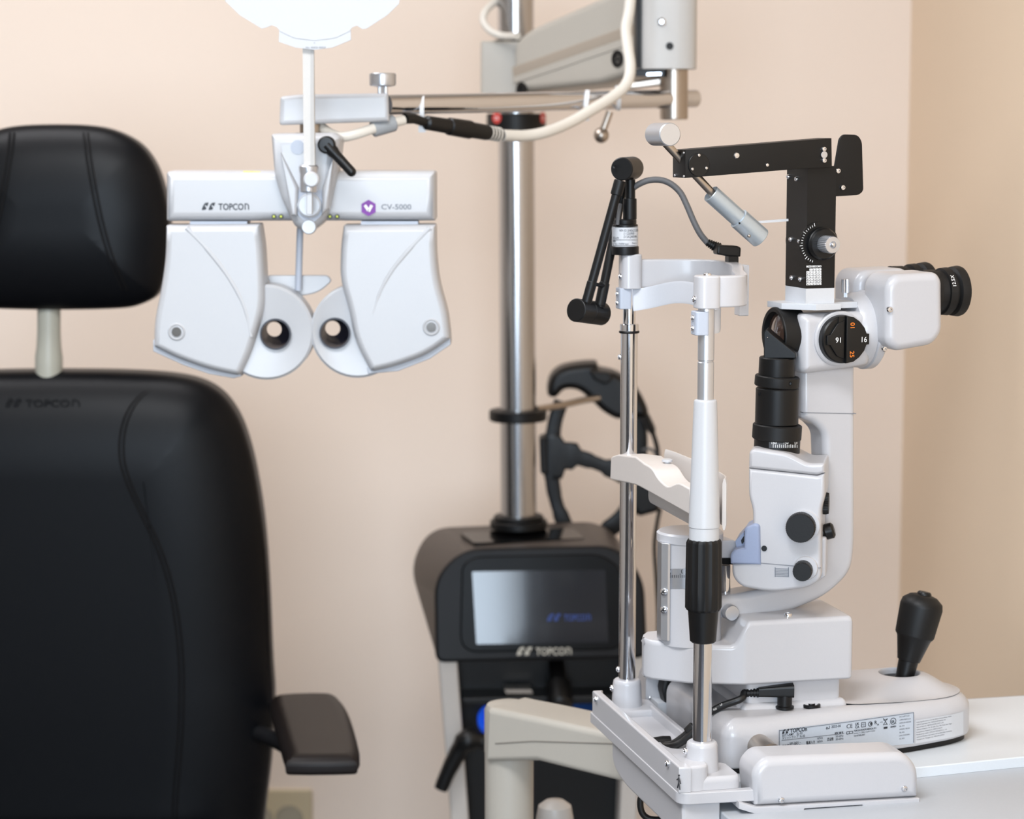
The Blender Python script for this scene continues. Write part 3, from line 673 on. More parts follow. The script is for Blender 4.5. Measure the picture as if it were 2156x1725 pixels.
# ================================================================ SLIT LAMP TABLE
O = at(1478, 1560, 2.33); S = Frame(O, 13.4); ZB = O.z; ZTAB = ZB-.065
tb = empty('slit_lamp_table', S.w(.2, .3, 0), 'grey instrument table with beige swing arm carrying the slit lamp', 'instrument table')
obj('tabletop', zslab(S, [(.0105, -.20), (.56, -.20), (.56, .34), (.0105, .34)], ZTAB, ZTAB-.028, (.002, .002), (.002, .002), rm=.004), TABLEG, tb)
PLn = [S.pz(1940, 1593, ZTAB+.0115), S.pz(2156, 1568, ZTAB+.0115)]
pl = obj('white_plate', zslab(S, [(.03, .03), (.10, .03), (.25, .036), (.55, .066), (.55, .295), (.03, .295)], ZTAB+.0002, ZTAB+.0115, (0, 0), (.0015, .0015)), mat('white laminate', (206, 211, 216), .3), tb)
# beige arm
FT = Frame(at(1075, 1560, 2.80), -41)
obj('table_arm', pslab(FT, [(1023, 1489, 10), (1045, 1494, 10), (1110, 1507), (1292, 1546), (1315, 1552), (1315, 1650), (1130, 1604), (1020, 1606, 4)], 0, .075, (.008, .008), (.03, .008), 5), BEIGE, tb)
def bl(px, py, d): l = FT.pv(px, py, 0); return FT.w(l[0], d, l[2])
obj('arm_seam', MB().tube([bl(1043, 1566, -.0002), bl(1120, 1561, -.0002), bl(1290, 1566, -.0002)], .0009, 6), mat('seam shade', (130, 124, 116), .6), tb, wn=False)
pa = FT.w(FT.pv(1030, 1560, 0)[0], .037, 0)
obj('table_column', MB().lathe(Vector((pa.x, pa.y, 0)), Vector((pa.x, pa.y, 1)), [(0, .03), (at(1072, 1600, pa.y).z, .03), (at(1072, 1578, pa.y).z, .030)], 36), BEIGE, tb)
zta = FT.pv(1045, 1494, 0)[2]; obj('arm_end', MB().lathe(Vector((pa.x, pa.y, zta-.066)), Vector((pa.x, pa.y, 9)), [(0, .0295), (.004, .0305), (.057, .0305), (.0635, .027), (.0655, .020), (.066, 0)], 40), BEIGE, tb)
obj('column_foot', MB().lathe(Vector((pa.x, pa.y, 0)), Vector((pa.x, pa.y, 1)), [(0, .22), (.03, .22), (.05, .18), (.055, .04)], 36), BEIGE, tb)
q = at(1168, 1740, 2.95); obj('arm_joint', MB().lathe(q-Z3*.1, q, [(0, .024), (.11, .024), (.127, .021), (.134, .012), (.135, 0)], 28), OFFW, tb)
obj('arm_strut', MB().tube([q-Z3*.05, Vector((pa.x, pa.y, q.z-.05))], .02, 16), OFFW, tb)
# rail covers bolted to the table
def rail_cover(name, poly, d0, d1):
    return obj('rail_cover', pslab(S, poly, d0, d1, (.009, .009), (.009, .009), 5), WHITE, tb)
rc = rail_cover('', [(1592, 1700, 4), (1586, 1624, 26), (1612, 1597, 14), (1908, 1586, 26), (1936, 1618, 26), (1936, 1681, 4)], -.045, .008)
obj('cover_flange', pslab(S, [(1556, 1690), (1592, 1700.5), (1936, 1681.5), (1936, 1693), (1818, 1700), (1816, 1695), (1694, 1703), (1692, 1709), (1592, 1715), (1556, 1704)], -.0455, .008, (.0006, .0006)), WHITE, tb, wn=False)
for x, y in ((1645, 1685), (1904, 1661)):
    q = S.w(*S.pv(x, y, -.0452)); screw(q, -S.v, .0034, rc)
obj('rail_cover', uslab(S, [(1342, 1508), (1338, 1440, 14), (1348, 1402, 26), (1372, 1388, 12), (1430, 1388), (1430, 1400), (1382, 1402, 12), (1360, 1425, 12), (1358, 1508)], .03, .20, (.002, .002), seg=2), WHITE, tb)
mb = MB()
# far rail cover as a bridge over the far wheel
obj('wheel_bracket', zslab(S, [(.036, .27), (.055, .27), (.055, .306), (.036, .306)], ZTAB+.0112, ZTAB+.035), LGREY, tb)
for x, y in ((1368, 1469),):
    screw(S.w(*S.pu(x, y, .0358)), -S.u, .003, tb)

# ================================================================ CHIN REST FRAME
cr_ = empty('chin_rest', S.w(0, .135, ZTAB), 'white chin and forehead rest on two chrome posts in front of the slit lamp', 'chin rest')
uB = -.034
low = MB()
uslab(S, [(1287, 1536), (1436, 1673), (1436, 1800), (1390, 1728), (1312, 1652, 30), (1288, 1610, 30)], uB+.004, .010, (.004, .004), (.002, .002), 3, 0, low)
obj('base_lower', low, WHITE, cr_)
# mid seam rail
vN, vF = -.042, .315
mid = [S.pu(*p, uB) for p in ((1279, 1535), (1443, 1678))]
zm = (mid[0][2]+mid[1][2])/2
obj('seam_band', zslab(S, [(uB-.001, -.036, .014), (.048, -.0385), (.050, -.028), (.028, -.028), (.028, .30), (uB-.001, .30)], zm-.012, zm-.0002, (.001, .001), (.001, .001), rm=.004), WHITE, cr_)
up = MB()
# front and back walls of the cable tray, with floor between
zslab(S, [(uB, -.0315, 0), (uB+.006, -.0335, 0), (uB+.012, -.0335, 0), (uB+.012, -.02, 0), (uB+.009, -.01, 0), (uB+.009, .285, 0), (uB+.012, .292, 0), (uB, .292, 0)], zm, ZB-.0165, (0, 0), (.002, .002), 3, 0, up)
zslab(S, [(.020, .03), (.027, .03), (.027, .25), (.020, .25)], zm, ZB-.026, (0, 0), (.002, .002), 3, .001, up)
zslab(S, [(uB+.001, -.03), (.024, -.03), (.024, .292), (uB+.001, .292)], zm, zm+.006, mb=up)
obj('cable_tray', up, WHITE, cr_)
for v0, nm in ((0, 'n'), (.2708, 'f')):
    bs = MB(); b = S.w(0, v0, 0)
    bs.lathe(Vector((b.x, b.y, ZB-.053)), Vector((b.x, b.y, 2)), [(0, .0205), (.008, .0188), (.020, .0172), (.048, .0158), (.0515, .0150), (.053, .0132), (.053, .0095)], 40)
    obj('post_boss', bs, WHITE, cr_)
    e = .001
    obj('boss_foot', zslab(S, [(uB+.0006, v0-.0305), (.033, v0-.0305), (.033, v0+.024), (uB+.0006, v0+.024)], zm-.0, ZB-.0295, (0, 0), (.004, .006), 4, .012), WHITE, cr_)
    screw(S.w(-.0165, v0+.001, ZB-.010), -S.u, .0036, cr_)
    screw(S.w(-.0345, v0+.004, zm+.020), -S.u, .0036, cr_)
obj('boss_skirt', zslab(S, [(uB+.0004, -.0312), (-.001, -.0312, .012), (-.001, .02, .006), (uB+.0004, .02)], zm, ZB-.0169, (0, 0), (.003, .003), 3), WHITE, cr_)
# walking-figure pictogram on tray wall
pic = MB(); pc = S.pu(1430, 1645, uB-.0005)
def pp(a, b): return S.w(uB-.0008, pc[1]-a*2, pc[2]+b)
for a, b in (((0, .004), (0, -.001)), ((0, -.001), (-.0022, -.008)), ((0, -.001), (.0018, -.008)), ((0, .003), (-.0032, -.0005)), ((0, .003), (.003, -.001))):
    pic.tube([pp(*a), pp(*b)], .0006, 6)
pic.ball(pp(0, .0056), .0011, 8, 6); obj('patient_pictogram', pic, INK, cr_, wn=False)
# posts
def zat(py, v0): return S.pv(1478 if v0 == 0 else 1314, py, v0)[2]
NB = S.w(0, 0, 0); FBp = S.w(0, .2708, 0)
def post(name, v0, y0, y1, r, m, prof=None, n=32, flute=None, parent=cr_):
    b = S.w(0, v0, zat(y0, v0)); t = S.w(0, v0, zat(y1, v0)); L = (t-b).length
    return obj(name, MB().lathe(b, t, prof(L) if prof else [(0, r-.0006), (.0006, r), (L-.0006, r), (L, r-.0006)], n, flute), m, parent)
post('chrome_post', .2708, 1440, 697, .0093, CHROME)
post('inner_post', .2708, 697, 580, .0068, CHROME)
post('post_collar', .2708, 698, 682, .0102, CHROME)
obj('o_ring', MB().tube([S.w(math.cos(t)*.0098, .2708+math.sin(t)*.0098, zat(699, .2708)) for t in [i*math.pi/12 for i in range(25)]], .0016, 8), RUBBER, cr_, wn=False)
for y in (752, 1410):
    screw(S.w(-.0095, .2708+.002, zat(y, .2708)), -S.u, .0033, cr_)
post('chrome_post', 0, 1575, 1340, .0095, CHROME)
g = post('grip', 0, 1287, 1134, .0, RUBBER, lambda L: [(0, .0135), (.001, .0165), (.004, .0184), (L*.3, .0184), (L-.004, .0178), (L-.001, .0165), (L, .014)], 64, (16, .0011))
post('grip_cone', 0, 1352, 1283, 0, BLACK, lambda L: [(0, .0118), (.0015, .0132), (L, .0155)], 36)
post('sleeve', 0, 1140, 841, 0, IVORY if False else WHITE2, lambda L: [(0, .0150), (L*.1, .0150), (L*.105, .0156), (L*.25, .0150), (L-.003, .0116), (L-.001, .0110), (L, .009)], 40)
post('aluminium_post', 0, 845, 762, .0081, ALU)
post('aluminium_post', 0, 759, 640, .0081, ALU)
post('post_groove', 0, 763, 758, .0073, ALU)
# forehead band: two end blocks and the U bracket between
zt1 = zat(580, 0); zb1 = zat(649, 0)
obj('end_block', zslab(S, [(-.0115, -.013), (.012, -.013), (.012, .013), (-.0115, .013)], zb1, zt1, (.001, .001), (.0025, .002), rm=.009), WHITE, cr_)
zt2 = zt1; zb2 = zat(597, .2708)
obj('end_block', zslab(S, [(-.0105, .257), (.012, .257), (.012, .284), (-.0105, .284)], zb1, zt1+.0058, (.001, .001), (.0025, .002), rm=.009), WHITE, cr_)
ctr = [Vector(p) for p in ((.0, 0), (.020, -.003), (.036, .006), (.0475, .035), (.0595, .08), (.073, .12), (.086, .16), (.0945, .198), (.092, .232), (.074, .256), (.04, .267), (.0, .2708))]
cs = spline(ctr, 6); L_ = []; R_s = []
for i, p in enumerate(cs):
    t = (cs[min(i+1, len(cs)-1)]-cs[max(i-1, 0)]).normalized(); n = Vector((-t.y, t.x)); k = .006
    L_.append(p+n*k); R_s.append(p-n*k)
obj('forehead_bracket', MB().slab([tuple(p) for p in L_+R_s[::-1]], zb1+.001, zt1-.0005, lambda a, b, d: S.w(a, b, d), (.0015, .0015), (.002, .002), 3), WHITE, cr_, ang=50)
obj('bracket_tab', zslab(S, [(.0885, .158), (.0985, .158), (.0985, .175), (.0885, .175)], zt1-.055, zt1-.001, (.001, .001), (.001, .001)), WHITE, cr_)
a = S.w(-.0117, .001, zat(630, 0)); screw(a, -S.u, .0033, cr_)
screw(S.w(-.0107, .268, zat(582, .2708)), -S.u, .0033, cr_)
screw(S.w(.001, .001, zt1-.0005), Z3, .004, cr_)
# clamps and clear strap
for v0, y0, y1 in ((0, 705, 655), (.2708, 650, 606)):
    z0 = zat(y0, v0); z1 = zat(y1, v0)
    cl_ = obj('strap_clamp', zslab(S, [(-.0135, v0-.009), (.0, v0-.0105), (.0, v0+.0105), (-.0135, v0+.009)], z0, z1, (.001, .001), (.001, .001), rm=.003), GREYP, cr_)
    for q in (.28, .72): screw(S.w(-.0135, v0, z0+(z1-z0)*q), -S.u, .0028, cl_)
zc0 = (zat(705, 0)+zat(655, 0))/2
sp = [(.0, .004, 0), (.020, .02, .0), (.032, .06, .005), (.038, .11, .012), (.038, .16, .016), (.032, .21, .014), (.018, .25, .006), (.0, .268, .001)]
obj('forehead_strap', MB().strip([S.w(p[0], p[1], zc0+p[2]) for p in sp], .0235, .0014, Z3, 6), CLEAR, cr_, ang=60)
# chin bar and cup
chin = MB()
uslab(S, [(1286, 962, 4), (1300, 957, 3), (1338, 962), (1356, 976), (1372, 985, 10), (1386, 1010, 12), (1405, 1026, 8), (1428, 1016, 6), (1452, 1029), (1452, 1085), (1340, 1022, 10), (1284, 1010, 4)], -.014, .016, (.002, .002), (.002, .002), 3, 0, chin)
obj('chin_bar', chin, IVORY, cr_)
zch = zat(1000, 0)
zc_ = S.pu(1400, 975, .03)[2]
cupm = MB()
cp = [(.008, .02), (.008, .225), (.02, .232), (.029, .20), (.031, .135), (.030, .06), (.022, .018)]
zslab(S, cp, zc_-.042, zc_-.004, (.004, .008), (.012, .02), 4, .01, cupm)
obj('chin_cup', cupm, IVORY, cr_)
cw = MB(); cwp = [(.029, .225), (.032, .20), (.034, .14), (.034, .08), (.031, .03), (.024, .010)]
cw.strip([S.w(a, b, zc_-.010) for a, b in cwp], .052, .004, Z3, 5); obj('cup_rim', cw, IVORY, cr_, ang=60)
q = S.w(*S.pv(1405, 985, .16)); obj('paper_peg', MB().lathe(q, q+Z3, [(0, .0035), (.006, .0032), (.0065, .0058), (.0085, .0058), (.0095, .004)], 20), WHITE2, cr_)

# ================================================================ SLIT LAMP
sl = empty('slit_lamp', S.w(.2, .16, ZTAB+.012), 'white slit lamp microscope with black illumination tube and joystick on the table', 'slit lamp')
zb_ = ZTAB+.018; zt_b = .8262
bplan = [(.040, .262), (.040, .082), (.0455, .058), (.062, .0525), (.102, .0545), (.1815, .0695), (.2678, .0898), (.318, .107), (.345, .124), (.357, .15), (.352, .185), (.335, .212), (.30, .235), (.24, .255), (.14, .264)]
bp_ = [tuple(p) for p in spline([Vector(p) for p in bplan], 5, True)]
def bz(a, b, d):
    k = (d-zb_)/(zt_b-zb_); e = max(0, min(1, (a-.19)/.13)); e = e*e*(3-2*e)
    return S.w(a, b, d - (.006*e*max(0, k) if k > .5 else 0))
bpts = fillet([(.041, .262, .01), (.041, .0515, .02), (.075, .0515, 0), (.102, .0545), (.1815, .0695), (.2678, .0898), (.318, .107, .01), (.350, .126, .03), (.358, .165, .03), (.345, .205, .03), (.29, .24, .03), (.16, .262, .02)], 0, 6)
base = obj('base_body', MB().slab(bpts, zb_, zt_b, bz, (.002, .003), (.0185, .0185), 7), WHITE, sl, ang=50)
obj('base_foot', MB().slab(bpts, ZTAB+.0118, zb_+.003, lambda a, b, d: S.w(.2+(a-.2)*.97, .16+(b-.16)*.95, d)), RUBBER, sl, wn=False)
# raised joystick dome
jc = S.pz(1888, 1418, .836)
dm = MB(); ju, jv = jc[0]+.004, jc[1]+.002
DP = [tuple(p) for p in spline([Vector(p) for p in ((.165, .165), (.19, .098), (.235, .096), (.285, .109), (.325, .124), (.344, .145), (.346, .168), (.336, .192), (.30, .222), (.24, .240), (.19, .236))], 5, True)]
ds = []
for j in range(13):
    q = 1-j/12; ring = []
    for a, b in DP:
        L = math.hypot(a-ju, b-jv); rr = .0235+(L-.0235)*q; e = max(0, min(1, (a-.19)/.13)); e = e*e*(3-2*e)
        h = 1-q; h = h*h*(3-2*h); zr = .82612-.006*e
        ring.append(S.w(ju+(a-ju)*rr/L, jv+(b-jv)*rr/L, zr+(.8365-zr)*h))
    ds.append(ring)
for rr, z in ((.0228, .8362), (.0215, .8335), (.0205, .8255)): ds.append([S.w(ju+(a-ju)*rr/math.hypot(a-ju, b-jv), jv+(b-jv)*rr/math.hypot(a-ju, b-jv), z) for a, b in DP])
dm.rings(ds, False, True)
obj('joystick_dome', dm, WHITE, sl, ang=60)
obj('joystick_well', MB().lathe(S.w(ju, jv, .829), S.w(ju, jv, 1), [(0, .0207), (.0012, .0207)], 32), BLACK, sl)
# joystick
ja = S.w(*S.pv(1905, 1424, jv)); jb = S.w(*S.pv(1946, 1252, jv)); L = (jb-ja).length; k = 2.52/FPX
js = empty('x', (0, 0, 0), '', '') if False else None
jst = obj('joystick', MB().lathe(ja-(jb-ja).normalized()*.012, jb, [(0, 20*k), (.012, 20*k), (.012+L*.19, 22*k), (.012+L*.195, 25*k), (.012+L*.46, 37*k), (.012+L*.5, 41*k)], 36), BLACK, sl, ang=30)
obj('joystick_grip', MB().lathe(ja.lerp(jb, .49), jb, [(0, 41*k), (L*.02, 43*k), (L*.36, 47*k), (L*.43, 44*k), (L*.49, 30*k), (L*.505, 20*k)], 72, (36, .0006)), RUBBER, jst)
obj('joystick_button', MB().lathe(jb-(jb-ja).normalized()*.003, jb+(jb-ja), [(0, 16*k), (.004, 16*k), (.006, 13*k), (.0062, 0)], 28), BLACK, jst)
# axle to the near rail cover and far wheel
q = S.w(*S.pv(1596, 1570, .054))
obj('axle', MB().lathe(q+S.v*.02-Z3*.000, q-S.v*.1, [(0, .0125), (.06, .0125), (.0601, .010), (.075, .010)], 32), NICKEL, sl)
obj('axle_seal', MB().lathe(q+S.v*.02, q-S.v, [(0, .0148), (.0185, .0148), (.0186, .0128)], 32), RUBBER, sl)
obj('rail_wheel', MB().lathe(S.w(.075, .268, ZTAB+.050), S.w(.075, 1, ZTAB+.050), [(0, .03), (.003, .034), (.02, .034), (.023, .03)], 48, (36, .0008)), RUBBER, sl)
# sockets and emblem plate
q = S.w(*S.pz(1708, 1486, zt_b)); obj('spare_socket', MB().lathe(q-Z3*.002, q+Z3, [(0, .0098), (.0035, .0098), (.0042, .0085), (.0035, .0065), (.001, .006), (.001, 0)], 28), BLACK, sl)
obj('socket_pins', MB().lathe(q-Z3*.001, q+Z3, [(0, .0042), (.0036, .0042), (.0038, .003), (.002, .0028), (.002, 0)], 16), STEEL, sl)
# rating label, set just off the curved near face
def face_pt(u): # near face v by u, linear pieces
    K = [(.041, .0515), (.075, .0515), (.102, .0545), (.1815, .0695), (.2678, .0898), (.318, .107), (.350, .126)]
    for (a, b), (c, d) in zip(K, K[1:]):
        if u <= c: return b+(d-b)*(u-a)/(c-a)
    return K[-1][1]
def onface(px, py):
    v = .07
    for _ in range(12): l = S.pv(px, py, v); v = face_pt(l[0])
    return l
def fw(u, z, off=.0004): return S.w(u, face_pt(u)-off, z)
def facepatch(px, m, nm, off=.0004, parent=base, nseg=10):
    tl, tr, br, bl_ = [onface(*p) for p in px]; mb = MB(); A = []
    for s in range(nseg+1):
        t = s/nseg; u0 = tl[0]+(tr[0]-tl[0])*t; z0 = tl[2]+(tr[2]-tl[2])*t; u1 = bl_[0]+(br[0]-bl_[0])*t; z1 = bl_[2]+(br[2]-bl_[2])*t
        A += [fw(u0, z0, off), fw(u1, z1, off)]
    mb.add(A, [(2*i, 2*i+1, 2*i+3, 2*i+2) for i in range(nseg)])
    return obj(nm, mb, m, parent, wn=False)
def facetext(s, px, py, hpx, m, mb, wpx=None, bold=0., skew=None):
    l = onface(px, py); k = .5*1e-3; h = hpx*k; vs, fs = text_mesh(s, h/.72, bold*h)
    if not vs: return
    x0 = min(v.x for v in vs); x1 = max(v.x for v in vs); sc = (wpx*k*1.03/(x1-x0)) if wpx else 1
    mb.add([fw(l[0]+(v.x-x0)*sc, l[2]+v.y, .0008) for v in vs], fs)
facepatch([(1640, 1537), (1924, 1499), (1924, 1566), (1640, 1590)], LABEL, 'rating_label')
facepatch([(1641, 1538), (1923, 1500), (1923, 1501.4), (1641, 1539.4)], INKGREY, 'label_border', .0007)
facepatch([(1640, 1537), (1641.4, 1537), (1641.4, 1590), (1640, 1590)], INKGREY, 'label_border', .0007)
facepatch([(1922.6, 1500), (1924, 1500), (1924, 1564), (1922.6, 1564)], INKGREY, 'label_border', .0007)
facepatch([(1645, 1558.6), (1777, 1544), (1777, 1545.2), (1645, 1559.8)], INKGREY, 'label_border', .0007)
tm = MB()
l = onface(1646, 1545.5); 
lg = MB(); logo(Vector((0, 0, 0)), Vector((1, 0, 0)), Vector((0, 1, 0)), .0045, lg)
tm.add([fw(l[0]+p.x, l[2]+p.y, .0008) for p in lg.v], lg.f)
for s, x, y, h, wd, b in (('TOPCOn', 1663, 1543, 8.5, 39, .04), ('SLIT LAMP    SL-02', 1646, 1551, 5, 47, .01), ('スリットランプ  SL-02', 1646, 1557, 4.6, 53, .01),
        ('100-240V ~', 1662, 1568, 5, 26, 0), ('定格電圧  100V ~', 1646, 1574, 5, 42, .01), ('電源入力', 1697, 1567, 5.4, 20, .02), ('160VA', 1720, 1557, 4.6, 13, 0), ('160VA', 1720, 1564, 4.8, 13, 0), ('周波数', 1741, 1560, 5.4, 15, .02), ('50-60Hz', 1759, 1553, 4.6, 18, 0), ('50-60Hz', 1759, 1559, 4.6, 18, 0),
        ('2025-06', 1750, 1533, 5.6, 22, .01), ('CE', 1782, 1534, 9, 14, .0), ('UK', 1800, 1527.5, 5.6, 10, .03), ('CA', 1800, 1534, 5.6, 10, .03), ('MD', 1814, 1528, 4, 7, 0), ('R', 1841, 1525, 7.5, 6, .03), ('x', 1846, 1527.5, 5, 5, .03), ('only', 1852, 1522, 3, 7, 0),
        ('TOPCON EUROPE MEDICAL B.V.', 1797, 1541, 3.6, 55, .04), ('Essebaan 11, 2908 LJ Capelle a/d IJssel', 1797, 1546, 3.2, 51, 0), ('THE NETHERLANDS', 1797, 1551.5, 3.2, 27, .02),
        ('SR', 1876, 1522.5, 5.5, 8, .04), ('c     us', 1871, 1526, 3, 18, 0), ('4004859', 1874, 1532.5, 3.4, 14, .05), ('認証番号', 1757, 1546, 3.4, 20, .03)):
    facetext(s, x, y, h, INK, tm, wd, b)
for i, s in enumerate(('SPLT LAMP  SL-02', 'LAMPE A FENTE SL-02', 'LAMPARA DE HENDIDURA', 'SL-02', 'LAMPADA A FESSURA', 'SL-02', 'LAMPA SZCZELINOWA', 'SL-02')):
    facetext(s, 1893, 1511+i*6.6, 2.8, INK, tm, 7+len(s)*1.1, 0)
def facering(cx, cy, rpx, t, n=24):
    l = onface(cx, cy); k = .0005
    A = []
    for i in range(n):
        q = 2*math.pi*i/n; A += [fw(l[0]+math.cos(q)*rpx*k, l[2]+math.sin(q)*rpx*k, .0008), fw(l[0]+math.cos(q)*(rpx-t)*k, l[2]+math.sin(q)*(rpx-t)*k, .0008)]
    tm.add(A, [(2*i, 2*i+1, (2*i+3) % (2*n), (2*i+2) % (2*n)) for i in range(n)])
facering(1832, 1524.5, 5.5, 1.6); facering(1880, 1518.5, 7.5, 1.3); facering(1833.5, 1524, 2.6, 2.5)
def faceline(x0, y0, x1, y1, wpx=.9):
    a = onface(x0, y0); b = onface(x1, y1); d = Vector((b[0]-a[0], b[2]-a[2])); n = Vector((-d.y, d.x)).normalized()*wpx*.0005
    tm.add([fw(a[0]+n.x, a[2]+n.y, .0008), fw(a[0]-n.x, a[2]-n.y, .0008), fw(b[0]-n.x, b[2]-n.y, .0008), fw(b[0]+n.x, b[2]+n.y, .0008)], [(0, 1, 2, 3)])
for ln in ((1859, 1512, 1868, 1526), (1868, 1512, 1859, 1527), (1859, 1516, 1868, 1515), (1861, 1526, 1867, 1525), (1739, 1535, 1746, 1534), (1746, 1534, 1746, 1528), (1739, 1535, 1740, 1531), (1740, 1531, 1743, 1533), (1813, 1531, 1822, 1530), (1813, 1522, 1822, 1521), (1813, 1531, 1813, 1522), (1822, 1530, 1822, 1521), (1782, 1546, 1795, 1544), (1782, 1541, 1795, 1539.5), (1782, 1546, 1782, 1541), (1795, 1544, 1795, 1539.5), (1788, 1545, 1788, 1540.5)):
    faceline(*ln, wpx=.6)
faceline(1860, 1533, 1868, 1532, 2.2)
obj('rating_lettering', tm, INK, base, wn=False)
facepatch([(1927, 1517, ), (2028, 1498), (2028, 1546), (1927, 1566)], PAPER, 'importer_label')
tm = MB()
for i, s in enumerate(('Following information is for the Medical Devices Rules, INDIA', 'CDSCO Registration No.: TOPCON-JP/I/MD/001118', 'Name of Importer: MEHRA EYETECH PVT. LTD.', 'Address of Importer: No. 20, Anbu Plaza, Main Road, Saint Nagar,', 'Kosapalayam, Puducherry, 605013 INDIA', 'Manufacturing Location: TOPCON YAMAGATA Co., Ltd.', 'Address of Manufacturing Location: 547 Aza Shita Daiei Urushiyama,', 'Yamagata-shi, Yamagata-ken, 990-2196 JAPAN')):
    facetext(s, 1929, 1522.5+i*5.2, 2.6, INK, tm, min(94, 30+len(s)*1.02), 0)
obj('importer_lettering', tm, INK, base, wn=False)
# pedestal and swivel block
zk0 = .854
obj('pedestal', zslab(S, [(.082, .10), (.187, .10), (.187, .20), (.082, .20)], .822, .862, (.0, .0), (0, 0), rm=.006), WHITE, sl)
obj('pedestal_fillet', zslab(S, [(.074, .094), (.194, .094), (.194, .206), (.074, .206)], .823, .832, (0, 0), (.007, .009), 4, .008), WHITE, sl)
def blk(u):
    vn = .088 if u >= .075 else (.088+(.075-u)/.055*.020 if u > .02 else (.108+(.02-u)/.032*.027 if u > -.012 else .135+(-.012-u)/.0055*.013))
    vf = .185 if u > 0 else .185-(-u/.0175)**2*.030
    t = max(0, min(1, (u-.063)/.018)); t = t*t*(3-2*t)
    return vn, vf, .8965+(.9225-.8965)*t
sb = []
for u, ins in ((-.0175, .005), (-.0172, .002), (-.016, 0), (-.012, 0), (-.004, 0), (.006, 0), (.02, 0), (.035, 0), (.05, 0), (.058, 0), (.062, 0), (.066, 0), (.069, 0), (.072, 0), (.075, 0), (.078, 0), (.081, 0), (.085, 0), (.10, 0), (.13, 0), (.17, 0), (.1900, 0), (.1928, .0005), (.1945, .0018), (.1956, .0035), (.196, .006)):
    vn, vf, zt0 = blk(u); vn += ins; vf -= ins; z1 = zt0-ins; z0 = zk0+ins*.6; r = .0055; sec = []
    for cx, cz, a0 in ((vn+r, z0+r*.6, 180), (vf-r, z0+r*.6, 270), (vf-r, z1-r, 0), (vn+r, z1-r, 90)):
        rz = r*.6 if cz < .87 else r
        for k in range(6):
            t = math.radians(a0+90*k/5); sec.append(S.w(u, cx+r*math.cos(t), cz+rz*math.sin(t)))
    sb.append(sec)
obj('swivel_block', MB().rings(sb), WHITE, sl, ang=50)
q = S.w(*S.pz(1659, 1297, .9225)); screw(q, Z3, .0045, sl)
# drum with angle scale
dc = (.030, .140); zd0 = .893; zd1 = S.pv(1452, 1124, .12)[2]
drum = obj('drum', MB().lathe(S.w(*dc, zd0), S.w(*dc, 2), [(0, .034), (zd1-zd0-.010, .034), (zd1-zd0-.010, .0352), (zd1-zd0-.002, .0352), (zd1-zd0, .033)], 56), WHITE, sl)
def dr(px, py, r=.0344):
    # point on the drum wall hit by a pixel
    d = ray(px, py); o2 = Vector((S.w(*dc, 0).x, S.w(*dc, 0).y)); D = Vector((d.x, d.y)); a = D.dot(D); b = -2*D.dot(o2); c = o2.dot(o2)-r*r
    t = (-b-math.sqrt(max(0, b*b-4*a*c)))/(2*a); return CAMP+d*t
def drumpatch(x0, x1, y0, y1, m, nm, r, n=10):
    A = []
    for i in range(n+1):
        x = x0+(x1-x0)*i/n; A += [dr(x, y0, r), dr(x, y1, r)]
    return obj(nm, MB().add(A, [(2*i, 2*i+1, 2*i+3, 2*i+2) for i in range(n)]), m, drum, wn=False)
drumpatch(1401, 1470, 1198, 1240, ALU, 'angle_scale', .0345)
tk = MB()
for i in range(11):
    x = 1411+i*4.2; h = 9 if i % 5 == 0 else 6
    p = dr(x, 1217, .0347); p2 = dr(x, 1217-h, .0347); tk.tube([p, p2], .00028, 4)
for s, x in (('30', 1411), ('0', 1434)):
    p = dr(x, 1208, .0348); letters('', s, p, (S.u*.9-S.v*.3).normalized(), Z3, .0048, INK, drum, mb=tk, bold=.02)
obj('scale_marking', tk, INK, drum, wn=False)
zpl0 = S.pv(1400, 1348, .125)[2]; zpl1 = S.pv(1400, 1142, .125)[2]
dp = obj('drum_plate', zslab(S, [(-.0065, .1225), (-.001, .1175), (.0015, .1175), (.0015, .137), (-.0065, .137)], zpl0, zpl1, (.001, .001), (.001, .001)), ALU, sl)
for y in (1247, 1285):
    q = S.w(-.0042, .1200, S.pv(1391, y, .12)[2]); screw(q, (-S.u*.55-S.v*.83), .0040, dp)
# ---- microscope arm
M = Frame(S.w(.03, .14, 0), 20)
arm = MB()
pslab(M, [(1480, 1262, 5), (1560, 1252, 40), (1660, 1232, 40), (1712, 1200, 30), (1735, 1140, 30), (1737, 960, 10), (1735, 912, 16), (1715, 892, 8), (1691, 882, 5), (1691, 770), (1803, 770), (1803, 1150, 40), (1796, 1205, 30), (1745, 1256, 50), (1650, 1296, 60), (1560, 1306, 40), (1480, 1302, 5)], -.019, .019, (.008, .008), (.008, .008), 5, 0, arm)
obj('microscope_arm', arm, WHITE, sl)
obj('arm_joint_line', pslab(M, [(1691.5, 868.5), (1802.5, 870.5), (1802.5, 872), (1691.5, 870)], -.0193, .0193), mat('joint line', (120, 122, 128), .6), sl, wn=False)
q = M.w(*M.pv(1536, 1289, -.022)); obj('arm_lock_knob', MB().lathe(q+M.v*.018, q-M.v, [(0, .0082), (.002, .0085), (.024, .0085), (.025, .0078)], 40, (36, .0004)), ALU, sl)
